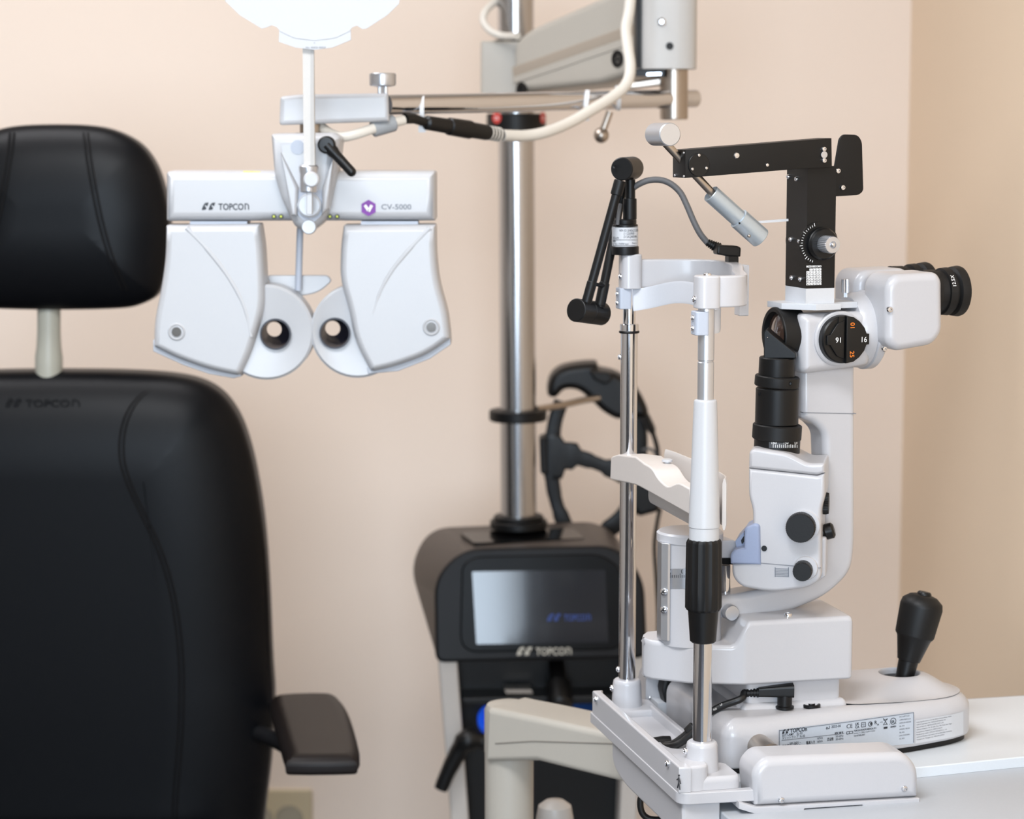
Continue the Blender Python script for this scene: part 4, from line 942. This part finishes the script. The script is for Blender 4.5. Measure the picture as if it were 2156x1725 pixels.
# ---- microscope head
hd = obj('microscope_head', pslab(M, [(1690, 662, 16), (1836, 656, 16), (1837, 770, 16), (1690, 790, 16)], -.034, .036, (.010, .010), (.012, .012), 5), WHITE, sl)
hu0 = M.pv(1690, 700, -.034)[0]; hu1 = M.pv(1836, 700, -.034)[0]; hz = M.pv(1660, 704, 0)[2]
obj('objective_ring', MB().lathe(M.w(hu0+.01, 0, hz), M.w(hu0-1, 0, hz), [(0, .0285), (.012, .029), (.0255, .0295), (.027, .0285), (.027, .0245), (.022, .023), (.022, .0)], 56, (60, .0003)), RUBBER, sl)
obj('objective_lens', MB().lathe(M.w(hu0-.0115, 0, hz), M.w(hu0-1, 0, hz), [(0, .0228), (.0015, .019), (.0035, .012), (.0045, .005), (.0047, 0)], 40), LENS, sl, ang=70)
# magnification dial
dq = M.w(*M.pv(1766, 713, -.034)); nv = -M.v
obj('dial_ring', MB().lathe(dq-nv*.004, dq+nv, [(0, .0292), (.006, .0292), (.0075, .0278), (.0075, .0262)], 56), WHITE, sl)
dial = obj('magnification_dial', MB().lathe(dq, dq+nv, [(0, .0258), (.010, .0252), (.0115, .0238), (.0115, 0)], 56), BLACK, sl)
def dpt(a, b, d): return dq+M.u*a*1e-3+Z3*b*1e-3+nv*d
hb = fillet([(-1, 25), (5, 25.5), (14, 21.5), (23, 9.5), (27, 5), (27, -5), (23, -9.5), (14, -21.5), (5, -25.5), (-1, -25)], 0)
hb = [(1-.5, 24.8), (9, 23.6), (16, 19), (22, 12), (24.3, 6), (27.5, 5.5), (27.5, -5.5), (24.3, -6), (22, -12), (16, -19), (9, -23.6), (.5, -24.8)]
obj('dial_handle', MB().slab(hb, .0105, .0165, lambda a, b, d: dpt(a, b, d), r1=(.7, .001)), BLACK, dial, wn=False)
hb2 = [(-.5, 20.5), (-9, 17), (-14, 10), (-17, 5.5), (-21, 5), (-21, -5), (-17, -5.5), (-14, -10), (-9, -17), (-.5, -20.5)]
obj('dial_handle', MB().slab(hb2, .010, .014, lambda a, b, d: dpt(a, b, d), r1=(.7, .001)), BLACK, dial, wn=False)
hb3 = [(0, 25), (-7, 24), (-7.5, 17.5), (0, 19)]
obj('dial_tab', MB().slab(hb3, .010, .013, lambda a, b, d: dpt(a, b, d)), BLACK, dial, wn=False)
mo, mw = MB(), MB()
letters('', '16', dpt(18.2, -2.9, .0168), M.u, Z3, .0058, WINK, dial, mb=mw)
letters('', '16', dpt(-5, 2.6, .0143), -M.u, -Z3, .0058, WINK, dial, mb=mw)
letters('', '10', dpt(9.6, 12.4, .0168), Z3, -M.u, .0052, OINK, dial, mb=mo)
letters('', '25', dpt(9.2, -20.2, .0168), Z3, -M.u, .0052, OINK, dial, mb=mo) if False else letters('', '25', dpt(4.6, -12, .0168), -Z3, M.u, .0052, OINK, dial, mb=mo)
obj('dial_number', mw, WINK, dial, wn=False); obj('dial_number', mo, OINK, dial, wn=False)
q = M.w(*M.pv(1821, 708, -.035)); obj('index_mark', MB().ball(q, .0012, 10, 6), BLACK, sl, wn=False)
# round turret flange
fz = M.pv(1850, 697, -.02)[2]
obj('turret_flange', MB().lathe(M.w(hu1-.012, 0, fz), M.w(hu1+1, 0, fz), [(0, .036), (.006, .040), (.016, .041), (.0165, .040), (.018, .0425), (.026, .0425), (.0285, .040), (.0285, 0)], 64), WHITE, sl)
# eyepiece housings
for d0, d1, sh in ((-.062, -.006, 0), (.006, .062, 1)):
    pts = [(1869, 600, 20), (1885, 578, 14), (1976, 574, 12), (1987, 590, 8), (1988, 700, 30), (1968, 727, 20), (1888, 741, 14), (1868, 722, 14)]
    L = [M.pv(p[0], p[1], -.062) for p in fillet(pts, 0)]
    o = MB().slab([(a[0], a[2]) for a in L], d0, d1, lambda a, b, d: M.w(a, d, b), (.009, .009), (.009, .009), 5)
    h_ = obj('eyepiece_housing', o, WHITE, sl)
    ez = M.pv(2010, 613, -.034)[2]; eu = M.pv(1986, 613, -.062)[0]
    ep = obj('eyepiece', MB().lathe(M.w(eu-.01, (d0+d1)/2, ez), M.w(9, (d0+d1)/2, ez), [(0, .0235), (.014, .0235), (.015, .0215), (.022, .0225), (.0225, .025), (.030, .0258), (.031, .0225), (.034, .0225), (.036, .0262), (.043, .0272), (.0455, .0265), (.0465, .024), (.043, .018), (.042, 0)], 48), RUBBER, sl)
    if not sh:
        p0 = M.w(eu+.010, (d0+d1)/2, ez); dirp = (-M.v*.86+Z3*.5).normalized(); letters('lettering', '12.5X', p0+dirp*.0262+M.u*.007, (Z3*.86+M.v*.5), -M.u, .0042, WINK, ep, center=True)
        screw(M.w(*M.pv(1873, 652, -.0615)), -M.v, .0034, h_)
        screw(M.w(*M.pv(1862, 735, -.058)), -M.v, .003, h_)
obj('housing_bridge', pslab(M, [(1868, 610), (1975, 600), (1975, 700), (1868, 715)], -.03, .03), WHITE, sl)
q = M.w(*M.pv(1780, 618, -.005)); qb = M.w(*M.pv(1780, 588, -.005))
obj('thumb_screw', MB().lathe(q-Z3*.004, qb, [(0, .002), (.005, .002), (.005, .0042), ((qb-q).length+.004, .0042)], 24, (12, .0006)), ALU, sl)
# ---- illumination tower
T0 = M.w(M.pv(1655, 1100, -.03)[0], -.03, 0); T = Frame(T0, -11)
tw = obj('lamp_tower', pslab(T, [(1576, 987), (1720, 1002), (1737, 997), (1737, 1045, 10), (1729, 1075, 12), (1729, 1222, 14), (1700, 1239, 14), (1625, 1249, 30), (1560, 1237, 16), (1541, 1216, 14), (1541, 1188), (1583, 1183), (1585, 1075, 20), (1576, 1046, 20)], -.034, .036, (.004, .006), (.008, .008), 4), WHITE, sl)
obj('tower_lid', pslab(T, [(1576, 987), (1577, 951, 8), (1590, 944, 6), (1660, 955, 14), (1702, 977, 10), (1737, 976, 6), (1737, 997), (1720, 1002)], -.034, .036, (.004, .006), (.006, .006), 4), WHITE, sl)
obj('tower_seam', pslab(T, [(1541, 1182), (1585, 1184), (1728, 1196), (1728, 1197.3), (1585, 1185.3), (1541, 1183.3)], -.0345, .0), mat('joint line', (120, 122, 128), .6), tw, wn=False)
bb = MB(); pslab(T, [(1538, 1188), (1537, 1168, 6), (1546, 1158, 6), (1566, 1154), (1567, 1112, 8), (1590, 1102, 6), (1600, 1106, 6), (1602, 1190)], -.037, .0, (.003, .003), (.002, .002), 3, 0, bb)
obj('filter_holder', bb, BLUEP, sl)
obj('filter_slider', pslab(T, [(1548, 1140), (1566, 1120), (1567, 1152), (1552, 1160)], -.02, .03), BLUEP, sl)
obj('filter_slot', pslab(T, [(1560, 1138), (1567, 1128), (1568, 1140), (1562, 1146)], -.022, .0), BLACK, sl)
nT = -T.v
def tknob(cx, cy, rpx, dep, nm='slit_knob', fl=50):
    k = 2.43/FPX; q = T.w(*T.pv(cx, cy, -.034-dep)); r = rpx*k
    return obj(nm, MB().lathe(q-nT*(dep+.004), q+nT, [(0, r*.96), (dep*.5, r*1.0), (dep+.0025, r), (dep+.004, r*.93), (dep+.004, 0)], 100, (fl, .0005)), RUBBER, sl)
tknob(1685, 1113, 32, .016)
tknob(1689, 1205, 21, .018, fl=36)
for cx, cy in ((1692, 1108), (1697, 1194)):
    pass
q = T.w(*T.pv(1693, 1107, -.034)); obj('knob_ring', MB().lathe(q, q+nT, [(0, .0168), (.002, .0168), (.003, .016)], 40), WHITE, sl)
q = T.w(*T.pv(1697, 1196, -.034)); obj('knob_ring', MB().lathe(q, q+nT, [(0, .0125), (.002, .0125), (.003, .0118)], 40), WHITE, sl)
q = T.w(*T.pv(1609, 1155, -.0345)); obj('lamp_port', MB().lathe(q, q+nT, [(0, .0030), (.0006, .0030)], 20), BLACK, sl)
gm = MB()
for i in range(6):
    pslab(T, [(1633, 1197+i*3.2), (1660, 1198+i*3.2), (1660, 1198.9+i*3.2), (1633, 1197.9+i*3.2)], -.0346, -.033, mb=gm)
for x in (1632, 1660): pslab(T, [(x-.8, 1195), (x+.8, 1195), (x+.8, 1215), (x-.8, 1215)], -.0347, -.033, mb=gm)
obj('vent_marking', gm, INKGREY, sl, wn=False, kind='stuff')
# knobs on the far/right side
q = T.w(T.pv(1729, 1070, 0)[0], .0, T.pv(1735, 1060, 0)[2]); obj('side_knob', MB().lathe(q-T.u*.004, q+T.u, [(0, .0118), (.009, .0118), (.012, .011), (.012, 0)], 80, (40, .0005)), RUBBER, sl)
q = T.w(*T.pv(1736, 1122, .0)); obj('tilt_lever', MB().lathe(q-T.u*.012-Z3*.003, q+T.u*.1+Z3*.03, [(0, .0065), (.012, .0065), (.014, .0085), (.021, .0085), (.023, .006)], 28), BLACK, sl)
obj('lever_dot', MB().lathe(q+T.u*.004+Z3*.0065, q+T.u*.004+Z3, [(0, .0042), (.0022, .0042)], 20), PAPER, sl)
obj('side_rib', pslab(T, [(1722, 1130), (1740, 1132), (1738, 1215), (1722, 1225)], -.012, .02, (.003, .003), rpx=4), WHITE, sl)
# black optics tube and prism on top
k = 2.42/FPX
def tube_at(nm, y0, y1, rpx, m, fl=None, n=64, cx=(1635, 1637)):
    a = T.w(*T.pv(cx[0], y0, 0)); b = T.w(*T.pv(cx[1], y1, 0)); L = (b-a).length; r = rpx*k
    return obj(nm, MB().lathe(a, b, [(0, r*.96), (.0012, r), (L-.0012, r), (L, r*.95)], n, fl), m, sl)
tube_at('optics_tube', 955, 918, 50, BLACKM)
tube_at('focus_ring', 925, 893, 53.5, RUBBER, (50, .0004), 100)
tube_at('optics_tube', 893, 816, 47, BLACKM)
tube_at('lock_ring', 814, 791, 48.5, RUBBER, (50, .0003), 100)
tube_at('optics_tube', 793, 752, 39.5, BLACKM)
rc_ = T.w(*T.pv(1635, 936, 0)); 
def onr(px, py, r):
    d = ray(px, py); D = Vector((d.x, d.y)); o2 = Vector((rc_.x, rc_.y)); a = D.dot(D); b = -2*D.dot(o2); c = o2.dot(o2)-r*r
    t = (-b-math.sqrt(max(0, b*b-4*a*c)))/(2*a); return CAMP+d*t
sm = MB(); rr_ = 50*k+.0003
A = []
for i in range(11):
    x = 1619+63*i/10; A += [onr(x, 928, rr_), onr(x, 944, rr_)]
obj('angle_band', MB().add(A, [(2*i, 2*i+1, 2*i+3, 2*i+2) for i in range(10)]), mat('dark grey band', (62, 64, 68), .5), sl, wn=False)
for i in range(17):
    th = 1628+i*4.6*(1-.012*i); 
    if th > 1681: break
    h = 7 if i % 3 == 0 else 6; sm.tube([onr(th, 943, rr_+.0002), onr(th, 943-h, rr_+.0002)], .0003, 4)
for s, x in (('180', 1630), ('150', 1655), ('120', 1676)):
    p = onr(x, 935.5, rr_+.0003); n = Vector((p.x-rc_.x, p.y-rc_.y, 0)).normalized(); letters('', s, p, Vector((-n.y, n.x, 0)), Z3, .0030, WINK, sl, center=True, mb=sm)
obj('band_marking', sm, WINK, sl, wn=False)
q = onr(1664, 808, 48.5*k); obj('set_screw', MB().lathe(q+T.v*.001, q-T.v, [(0, .0018), (.0016, .0018), (.0008, .0012)], 12), BLACK, sl)
q = onr(1600, 830, 47*k); obj('set_screw', MB().lathe(q+T.v*.001, q-T.v, [(0, .0019), (.0014, .0019)], 12), GLOSSB, sl)
obj('mirror_prism', pslab(T, [(1608, 755), (1608, 700, 3), (1614, 693, 4), (1624, 703), (1676, 745), (1676, 755)], -.012, .016, (.001, .001)), BLACKM, sl)
q = T.w(*T.pv(1616, 711, -.0122)); obj('set_screw', MB().ball(q, .0007, 8, 6), CHROME, sl, wn=False)
# tower support arm to the drum
obj('tower_link', pslab(M, [(1480, 1138), (1545, 1138), (1560, 1146), (1560, 1176), (1480, 1176)], -.012, .02, (.002, .002)), WHITE, sl)
obj('link_gasket', pslab(M, [(1480, 1172), (1560, 1174), (1560, 1190), (1480, 1186)], -.010, .018), BLACK, sl)
qa = M.w(*M.pv(1527, 1190, .0)); qb = M.w(*M.pv(1527, 1250, .0)); obj('link_rod', MB().lathe(qb, qa, [(0, .0055), ((qa-qb).length, .0055)], 24), CHROME, sl)

# ================================================================ TONOMETER
to = empty('applanation_tonometer', M.w(*M.pv(1707, 640, 0)), 'black measuring tonometer with silver knob standing on the slit lamp microscope', 'tonometer')
obj('mount_plate', zslab(M, [(hu0-.014+.0, -.012), (hu0+.013, -.0385), (hu0+.042, -.0385), (hu0+.042, -.022), (hu0+.07, -.022), (hu0+.07, .022), (hu0-.014, .022)], M.pv(1700, 653, -.03)[2], M.pv(1700, 640, -.03)[2], (.0005, .0005), (.0005, .0005), 2), LGREY, to)
dU = -.030
un0 = M.pv(1697, 600, dU)[0]; un1 = M.pv(1757, 600, dU)[0]; zu0 = M.pv(1697, 608, dU)[2]; zu1 = M.pv(1697, 350, dU)[2]; zpl = M.pv(1697, 643, dU)[2]
obj('plinth', zslab(M, [(un0, dU), (un1, dU), (un1, .018), (un0, .018)], zpl, zu0, (.0005, .0005)), LGREY, to)
ub = obj('upright_box', zslab(M, [(un0, dU), (un1, dU), (un1, .018), (un0, .018)], zu0, zu1, (.0006, .0006), (.0006, .0006), 2), BLACKM, to)
for x, y in ((1660, 372), (1677, 377), (1665, 504), (1683, 508), (1667, 585), (1685, 588)):
    p = M.pu(x, y, un0-.0002); screw(M.w(*p), -M.u, .0026, ub)
FTn = Frame(M.w(un0, dU, 0), 20)
# raised beam, tilted up to the right
am = MB()
pslab(M, [(1443, 316), (1751, 291), (1752, 352), (1692, 355), (1443, 375)], -.036, -.004, (.0006, .0006), (.0006, .0006), 2, 0, am)
bx = obj('beam', am, BLACKM, to, wn=False)
q = M.w(*M.pv(1471, 347, -.0365)); obj('pivot_cover', MB().lathe(q+M.v*.002, q-M.v, [(0, .0118), (.0028, .0118), (.0032, .0114)], 40), BLACK, bx)
for x, y in ((1471.5, 327), (1457.5, 356), (1487, 354)): screw(M.w(*M.pv(x, y, -.0378)), -M.v, .0017, bx)
for x, y, r in ((1551, 327.5, .0032), (1615, 347.5, .0020)):
    q = M.w(*M.pv(x, y, -.0362)); obj('rivet', MB().lathe(q, q-M.v, [(0, r), (.0004, r), (.0012, r*.8), (.0016, 0)], 20), CHROME, bx)
for x, y in ((1734.5, 314), (1735, 338)): screw(M.w(*M.pv(x, y, -.0365)), -M.v, .0028, bx)
q = M.w(*M.pv(1735, 326, -.0365)); obj('rivet', MB().lathe(q, q-M.v, [(0, .0036), (.0008, .0036), (.001, .003)], 20), ALU, bx)
u_e = M.pv(1443, 340, -.036)[0]
for x, y in ((1419, 320), (1440, 322), (1421, 369), (1440, 371)): screw(M.w(*M.pu(x, y, u_e-.0003)), -M.u, .0014, bx)
tabp = obj('shield_tab', pslab(M, [(1752, 352), (1758, 352, 3), (1768, 292, 8), (1776, 283, 8), (1806, 284, 10), (1815, 298, 8), (1818, 402, 10), (1808, 411, 10), (1752, 414)], -.012, -.009, (.0003, .0003)), BLACKM, to, wn=False)
for x, y in ((1764, 360), (1774, 395)): screw(M.w(*M.pv(x, y, -.0124)), -M.v, .0030, tabp)
q = M.w(*M.pv(1728, 513, dU)); 
dl_ = obj('pressure_dial', MB().lathe(q, q-M.v, [(0, .0172), (.006, .0172), (.0068, .0165), (.0075, .0165), (.0095, .0150)], 64), BLACK, to)
dq2 = q
obj('dial_scale_plate', MB().lathe(q-M.u*.003, q-M.v-M.u*.003, [(0, .0226), (.0012, .0226)], 48), BLACKM, to)
sk = MB()
for i in range(19):
    th = math.radians(105+i*8.0); a = .0186; b = .0222 if i % 5 == 0 else .0208
    c = q-M.u*.003-M.v*.0016
    sk.tube([c+(M.u*math.cos(th)+Z3*math.sin(th))*(a+.0002), c+(M.u*math.cos(th)+Z3*math.sin(th))*b], .0003, 4)
letters('', '6', q-M.v*.0078-M.u*.0138+Z3*.006, -Z3, M.u, .0035, WINK, dl_, mb=sk); letters('', '5', q-M.v*.0078-M.u*.013-Z3*.007, -Z3, M.u, .0035, WINK, dl_, mb=sk)
obj('scale_marking', sk, WINK, dl_, wn=False)
obj('dial_knob', MB().lathe(q-M.v*.006, q-M.v*2, [(0, .0092), (.020, .0092), (.0212, .0086), (.0214, .0040), (.0206, .0036), (.0206, 0)], 60, (30, .0005)), ALU, dl_)
obj('knob_centre', MB().ball(q-M.v*.0268, .0030, 12, 8), CHROME, dl_)
q2 = M.w(*M.pv(1690, 506, .018)); obj('rear_dial', MB().lathe(q2+M.u*.0, q2+M.v, [(0, .0172), (.006, .0172), (.008, .015)], 48), BLACK, to)
obj('rear_knob', MB().lathe(q2+M.v*.008, q2+M.v*2, [(0, .0092), (.012, .0092), (.0135, .0085)], 60, (30, .0005)), ALU, to)
for x, y in ((1674, 536), (1674, 560)):
    p = M.w(*M.pu(x, y, un0-.0002)); obj('pin_hole', MB().ball(p, .0004, 6, 4), CHROME, ub, wn=False)
# MOD. RECORD sticker
rx0, rx1 = 1696+.5, 1731
stm = MB(); stk = MB()
stc = obj('record_sticker', pslab(M, [(1697, 553), (1730, 551), (1730.5, 600), (1697.5, 603)], dU-.0004, dU+.0002), BLACK, ub, wn=False)
l = M.pv(1698, 563.5, dU-.0007); letters('', 'MOD.RECORD', M.w(*l), M.u, Z3, .0021, WINK, ub, mb=stm, width=.0175, bold=.05)
num = 1
for r in range(7):
    for c in range(5):
        x = 1698+c*6.4; y = 566+r*5.1-c*.15
        if r == 0 and c == 0: continue
        pslab(M, [(x, y), (x+5.6, y-.2), (x+5.6, y+4.1), (x, y+4.3)], dU-.0007, dU-.0003, mb=stm)
        l = M.pv(x+.8, y+3.6, dU-.0009); letters('', str(num), M.w(*l), M.u, Z3, .0013, BLACK, ub, mb=stk, bold=.05); num += 1
obj('sticker_print', stm, WINK, ub, wn=False); obj('sticker_number', stk, BLACK, ub, wn=False)
# balance weight, rod, feeler tube
wa = M.w(*M.pv(1472, 347, -.02))
ra = M.w(*M.pv(1398, 298, -.02)); rb = M.w(*M.pv(1508, 416, -.02))
obj('feeler_rod', MB().lathe(ra, rb, [(0, .0042), ((rb-ra).length, .0042)], 20), NICKEL, to)
wc = M.w(*M.pv(1411, 283, -.044)); Wd = (-M.v*.78+M.u*.62).normalized()
we = at(1411, 283, wc.y-.0); Wx = (at(1372, 283, wc.y+.045)-we).normalized()
obj('balance_weight', MB().lathe(we, we+Wx, [(0, .0108), (.0008, .0118), (.0375, .0118), (.0385, .011)], 48), ALU, to)
ta_ = M.w(*M.pv(1496, 407, -.02)); tb2 = M.w(*M.pv(1602, 502, -.02)); L = (tb2-ta_).length
obj('feeler_tube', MB().lathe(ta_, tb2, [(.004, .0045), (0, .0088), (.0006, .0094), (L*.55, .0094), (L*.555, .0112), (L-.001, .0112), (L, .0105)], 40), SILVER, to)
q = M.w(*M.pv(1557, 470, -.0315)); obj('grub_screw', MB().ball(q, .0011, 10, 6), BLACK, to, wn=False)
q = M.w(*M.pv(1577, 497, -.029)); obj('grub_screw', MB().ball(q, .0018, 10, 6), NICKEL, to, wn=False)
obj('feeler_pin', pslab(M, [(1590, 466), (1660, 461), (1660, 466), (1592, 471)], -.008, -.005), LGREY, to)

# ================================================================ FIXATION LAMP on the far post
fx = empty('fixation_lamp', S.w(0, .2708, zat(535, .2708)), 'black jointed fixation lamp arm folded on top of the far chin rest post', 'lamp')
FX = Frame(S.w(0, .2708, 0), 13.4); kx = 2.6/FPX
def fpt(px, py, d=0): return FX.w(*FX.pv(px, py, d))
def fl(nm, y0, y1, rpx, m, cx=1316):
    a = fpt(cx, y0); b = fpt(cx, y1); L = (b-a).length; r = rpx*kx
    return obj(nm, MB().lathe(a, b, [(0, r*.97), (.0008, r), (L-.0008, r), (L, r*.94)], 40), m, fx)
obj_r = fl('mount_ring', 536, 518, 29, BLACKM)
fl('lamp_body', 520, 472, 27, BLACK)
obj_l = fl('label_band', 519, 476, 27.4, PAPER)
fcc = fpt(1316, 500); 
def ofx(px, py, r):
    d = ray(px, py); D = Vector((d.x, d.y)); o2 = Vector((fcc.x, fcc.y)); a = D.dot(D); b = -2*D.dot(o2); c = o2.dot(o2)-r*r
    t = (-b-math.sqrt(max(0, b*b-4*a*c)))/(2*a); return CAMP+d*t
fm = MB(); rl = 27.4*kx+.0002
def wraptext(s, px, py, h, wd=None, bold=0):
    vs, fs = text_mesh(s, h/.72, bold*h); x0 = min(v.x for v in vs); x1 = max(v.x for v in vs); sc = wd/(x1-x0) if wd else 1
    p = ofx(px, py, rl); an = math.atan2(p.y-fcc.y, p.x-fcc.x)
    fm.add([Vector((fcc.x+rl*math.cos(an+(v.x-x0)*sc/rl), fcc.y+rl*math.sin(an+(v.x-x0)*sc/rl), p.z+v.y)) for v in vs], fs)
wraptext('(01)04562122056', 1313, 488, .0028, .022); wraptext('(11)250900', 1313, 494.5, .0026, .0125); wraptext('(21)AQ3005496', 1313, 501, .0026, .017); wraptext('2025-09', 1290, 503, .0026, .010); wraptext('UDI', 1304, 487, .002, .004, .03)
wraptext('TION', 1290, 509.5, .0024, .0055, .04); wraptext('ing, Tokyo, 174-8580 Japan', 1290, 514.5, .002, .021); wraptext('Made in', 1331, 514, .0018, .007)
for y in (505, 517, 478.5):
    A = []
    for i in range(11):
        x = 1290+52*i/10; A += [ofx(x, y, rl), ofx(x, y+.9, rl)]
    fm.add(A, [(2*i, 2*i+1, 2*i+3, 2*i+2) for i in range(10)])
obj('label_print', fm, INK, fx, wn=False)
fl('neck', 472, 462, 24, BLACKM); fl('upper_post', 462, 418, 14.5, BLACKM, 1326); fl('upper_post', 418, 378, 10.5, BLACKM, 1327)
jx = fpt(1309, 356, -.016); je = fpt(1332, 354, .014); L = (je-jx).length
obj('top_joint', MB().lathe(jx, je, [(0, .0115), (.001, .0126), (L, .0126), (L+.001, .0118)], 40), BLACK, fx)
for x, y in ((1294, 351), (1321, 361)):
    q = fpt(x, y, -.0165); obj('joint_screw', MB().lathe(q, q+(jx-je), [(0, .0018), (.0012, .0018), (.0008, .001)], 12), RUBBER, fx, wn=False)
# two parallel limbs
def limb(nm, p0, p1, r, cuffs):
    d = (p1-p0); L = d.length; mb = MB().lathe(p0, p1, [(0, r), (L, r)], 24)
    for t0, t1, rr in cuffs: mb.lathe(p0+d*t0, p0+d*t1, [(0, rr*.9), (.001, rr), (d.length*(t1-t0)-.001, rr), (d.length*(t1-t0), rr*.9)], 24)
    return obj(nm, mb, BLACKM, fx, ang=40)
limb('limb', fpt(1306, 380, -.012), fpt(1234, 640, -.012), .0050, ((0, .12, .0066), (.82, .99, .0056)))
limb('limb', fpt(1300, 462, .018), fpt(1262, 648, .0), .0050, ((.0, .1, .006), (.72, .98, .0060)))
limb('link_pin', fpt(1250, 598, -.012), fpt(1270, 602, .0), .002, ())
limb('limb', fpt(1313, 390, .01), fpt(1300, 466, .018), .004, ())
ja_ = fpt(1213, 655, -.012); jb_ = fpt(1266, 662, .010); L = (jb_-ja_).length
ja_ = fpt(1212, 653, -.014); jb_ = fpt(1262, 660, .012); L = (jb_-ja_).length
obj('lower_joint', MB().lathe(ja_, jb_, [(0, .0112), (.001, .0128), (L*.5, .0128), (L*.505, .0124), (L*.51, .0128), (L+.004, .0128), (L+.005, .0118)], 40), GLOSSB if False else BLACK, fx)
# thin cables beside the post and the grey curved cable with plug
obj('inner_wire', MB().tube([fpt(1306, 430, .0), fpt(1302, 455, -.006), fpt(1300, 474, -.008)], .0022, 8, 4), CABLEG, fx)
lc = empty('fixation_lamp_cable', fpt(1400, 390), 'grey curved cable from the fixation lamp to a black plug on the forehead band', 'cable')
pts = [(1330, 398), (1345, 388), (1365, 380), (1390, 379), (1412, 387), (1432, 405), (1446, 432), (1460, 465), (1474, 492), (1490, 512)]
vs_ = [.0, -.003, -.006, -.010, -.015, -.021, -.028, -.036, -.044, -.05]
obj('sheath', MB().tube([fpt(x, y, v) for (x, y), v in zip(pts, vs_)], .0034, 12, 5), CABLEG, lc, ang=70)
pb0 = fpt(1490, 511, -.05); pb1 = fpt(1515, 524, -.056); pb2 = fpt(1536, 527, -.063)
d = pb1-pb0
obj('strain_relief', MB().lathe(pb0, pb1, [x for i in range(6) for x in ((d.length*i/6, .0042+i*.0004), (d.length*(i+.55)/6, .0042+i*.0004), (d.length*(i+.6)/6, .0034+i*.0004), (d.length*(i+.98)/6, .0034+i*.0004))], 20), RUBBER, lc)
FPl = Frame(pb2, 13.4)
obj('plug', pslab(FPl, [(1512, 516), (1532, 517), (1554, 518, 3), (1561, 522, 3), (1560, 541, 2), (1532, 540), (1510, 536, 4)], -.008, .008, (.002, .002), (.002, .002), 3), BLACK, lc)
obj('plug_foot', pslab(FPl, [(1534, 538), (1555, 538), (1555, 554), (1534, 554)], -.006, .006), BLACK, lc)

# ================================================================ POWER CABLE on the base
pc_ = empty('power_cable', S.w(*S.pz(1652, 1490, zt_b)), 'black power cable with right-angle plug on top of the slit lamp base', 'cable')
q = S.w(*S.pz(1652, 1489, zt_b+.001)); top = q+Z3*.0225
pm = MB(); pm.lathe(q-Z3*.001, q+Z3, [(0, .0098), (.002, .0098), (.003, .0078), (.0225, .0078), (.0245, .0070)], 28)
obj('plug_body', pm, BLACK, pc_)
Xd = (at(1590, 1466, q.y-.0)-at(1652, 1464, q.y)).normalized()
t0 = top-Z3*.006
pm = MB(); pm.slab(fillet([(-.0085, -.0058), (.0085, -.0058), (.0085, .0075), (-.0085, .0075)], .003), -.009, .028, lambda a, b, d: t0+Xd*d+Vector((Xd.y, -Xd.x, 0))*a*(1 if d < .01 else .75)+Z3*(b*(1 if d < .01 else .72)+.0005))
obj('plug_head', pm, BLACK, pc_)
sr = t0+Xd*.028; L = .017
obj('strain_relief', MB().lathe(sr, sr+Xd, [x for i in range(5) for x in ((L*i/5, .0052-i*.0003), (L*(i+.55)/5, .0052-i*.0003), (L*(i+.6)/5, .0040-i*.0001), (L*(i+.98)/5, .0040-i*.0001))], 20), RUBBER, pc_)
e0 = sr+Xd*.015
def sp_(px, py, u): l = S.pu(px, py, u); return S.w(*l)
cpts = [e0, S.w(*S.pv(1560, 1472, .093)), S.w(*S.pv(1520, 1487, .10)), S.w(*S.pv(1490, 1504, .105)), S.w(*S.pv(1462, 1530, .108)), S.w(*S.pv(1438, 1552, .112)), S.w(*S.pv(1412, 1568, .12)), S.w(*S.pv(1388, 1566, .145))]
obj('sheath', MB().tube(cpts, .0038, 12, 6), CABLEB, pc_, ang=70)
cp2 = [S.w(*S.pv(1462, 1540, .10)), S.w(*S.pv(1440, 1560, .104)), S.w(*S.pv(1415, 1572, .112)), S.w(*S.pv(1392, 1570, .135))]
obj('sheath', MB().tube(cp2, .0040, 12, 6), CABLEB, pc_, ang=70)
qa = S.w(*S.pv(1462, 1530, .1055)); qb = S.w(*S.pv(1448, 1544, .1075)); obj('cable_clip', MB().lathe(qa, qb, [(0, .0056), (.001, .0062), (.009, .0062), (.010, .0056)], 16), RUBBER, pc_)
q = S.w(*S.pv(1392, 1563, .14)); obj('cable_clip', MB().lathe(q-S.u*.01, q+S.u, [(0, .0055), (.012, .0065), (.02, .006)], 16), RUBBER, pc_)
for i, s in enumerate(('LF', 'RIS')):
    p = S.w(*S.pv((1517, 1503)[i], (1487, 1497)[i], .094)); letters('lettering', s, p, (S.u*.92+Z3*.35).normalized(), (Z3*.92-S.u*.35), .0022, WINK, pc_)
lc2 = empty('table_cable', at(1360, 1700, 2.45), 'black cable hanging in a loop under the white chin rest base', 'cable')
obj('sheath', MB().tube([at(x, y, 2.46) for x, y in ((1352, 1670), (1348, 1690), (1352, 1712), (1366, 1724), (1392, 1726), (1420, 1720))], .0035, 10, 5), CABLEB, lc2)
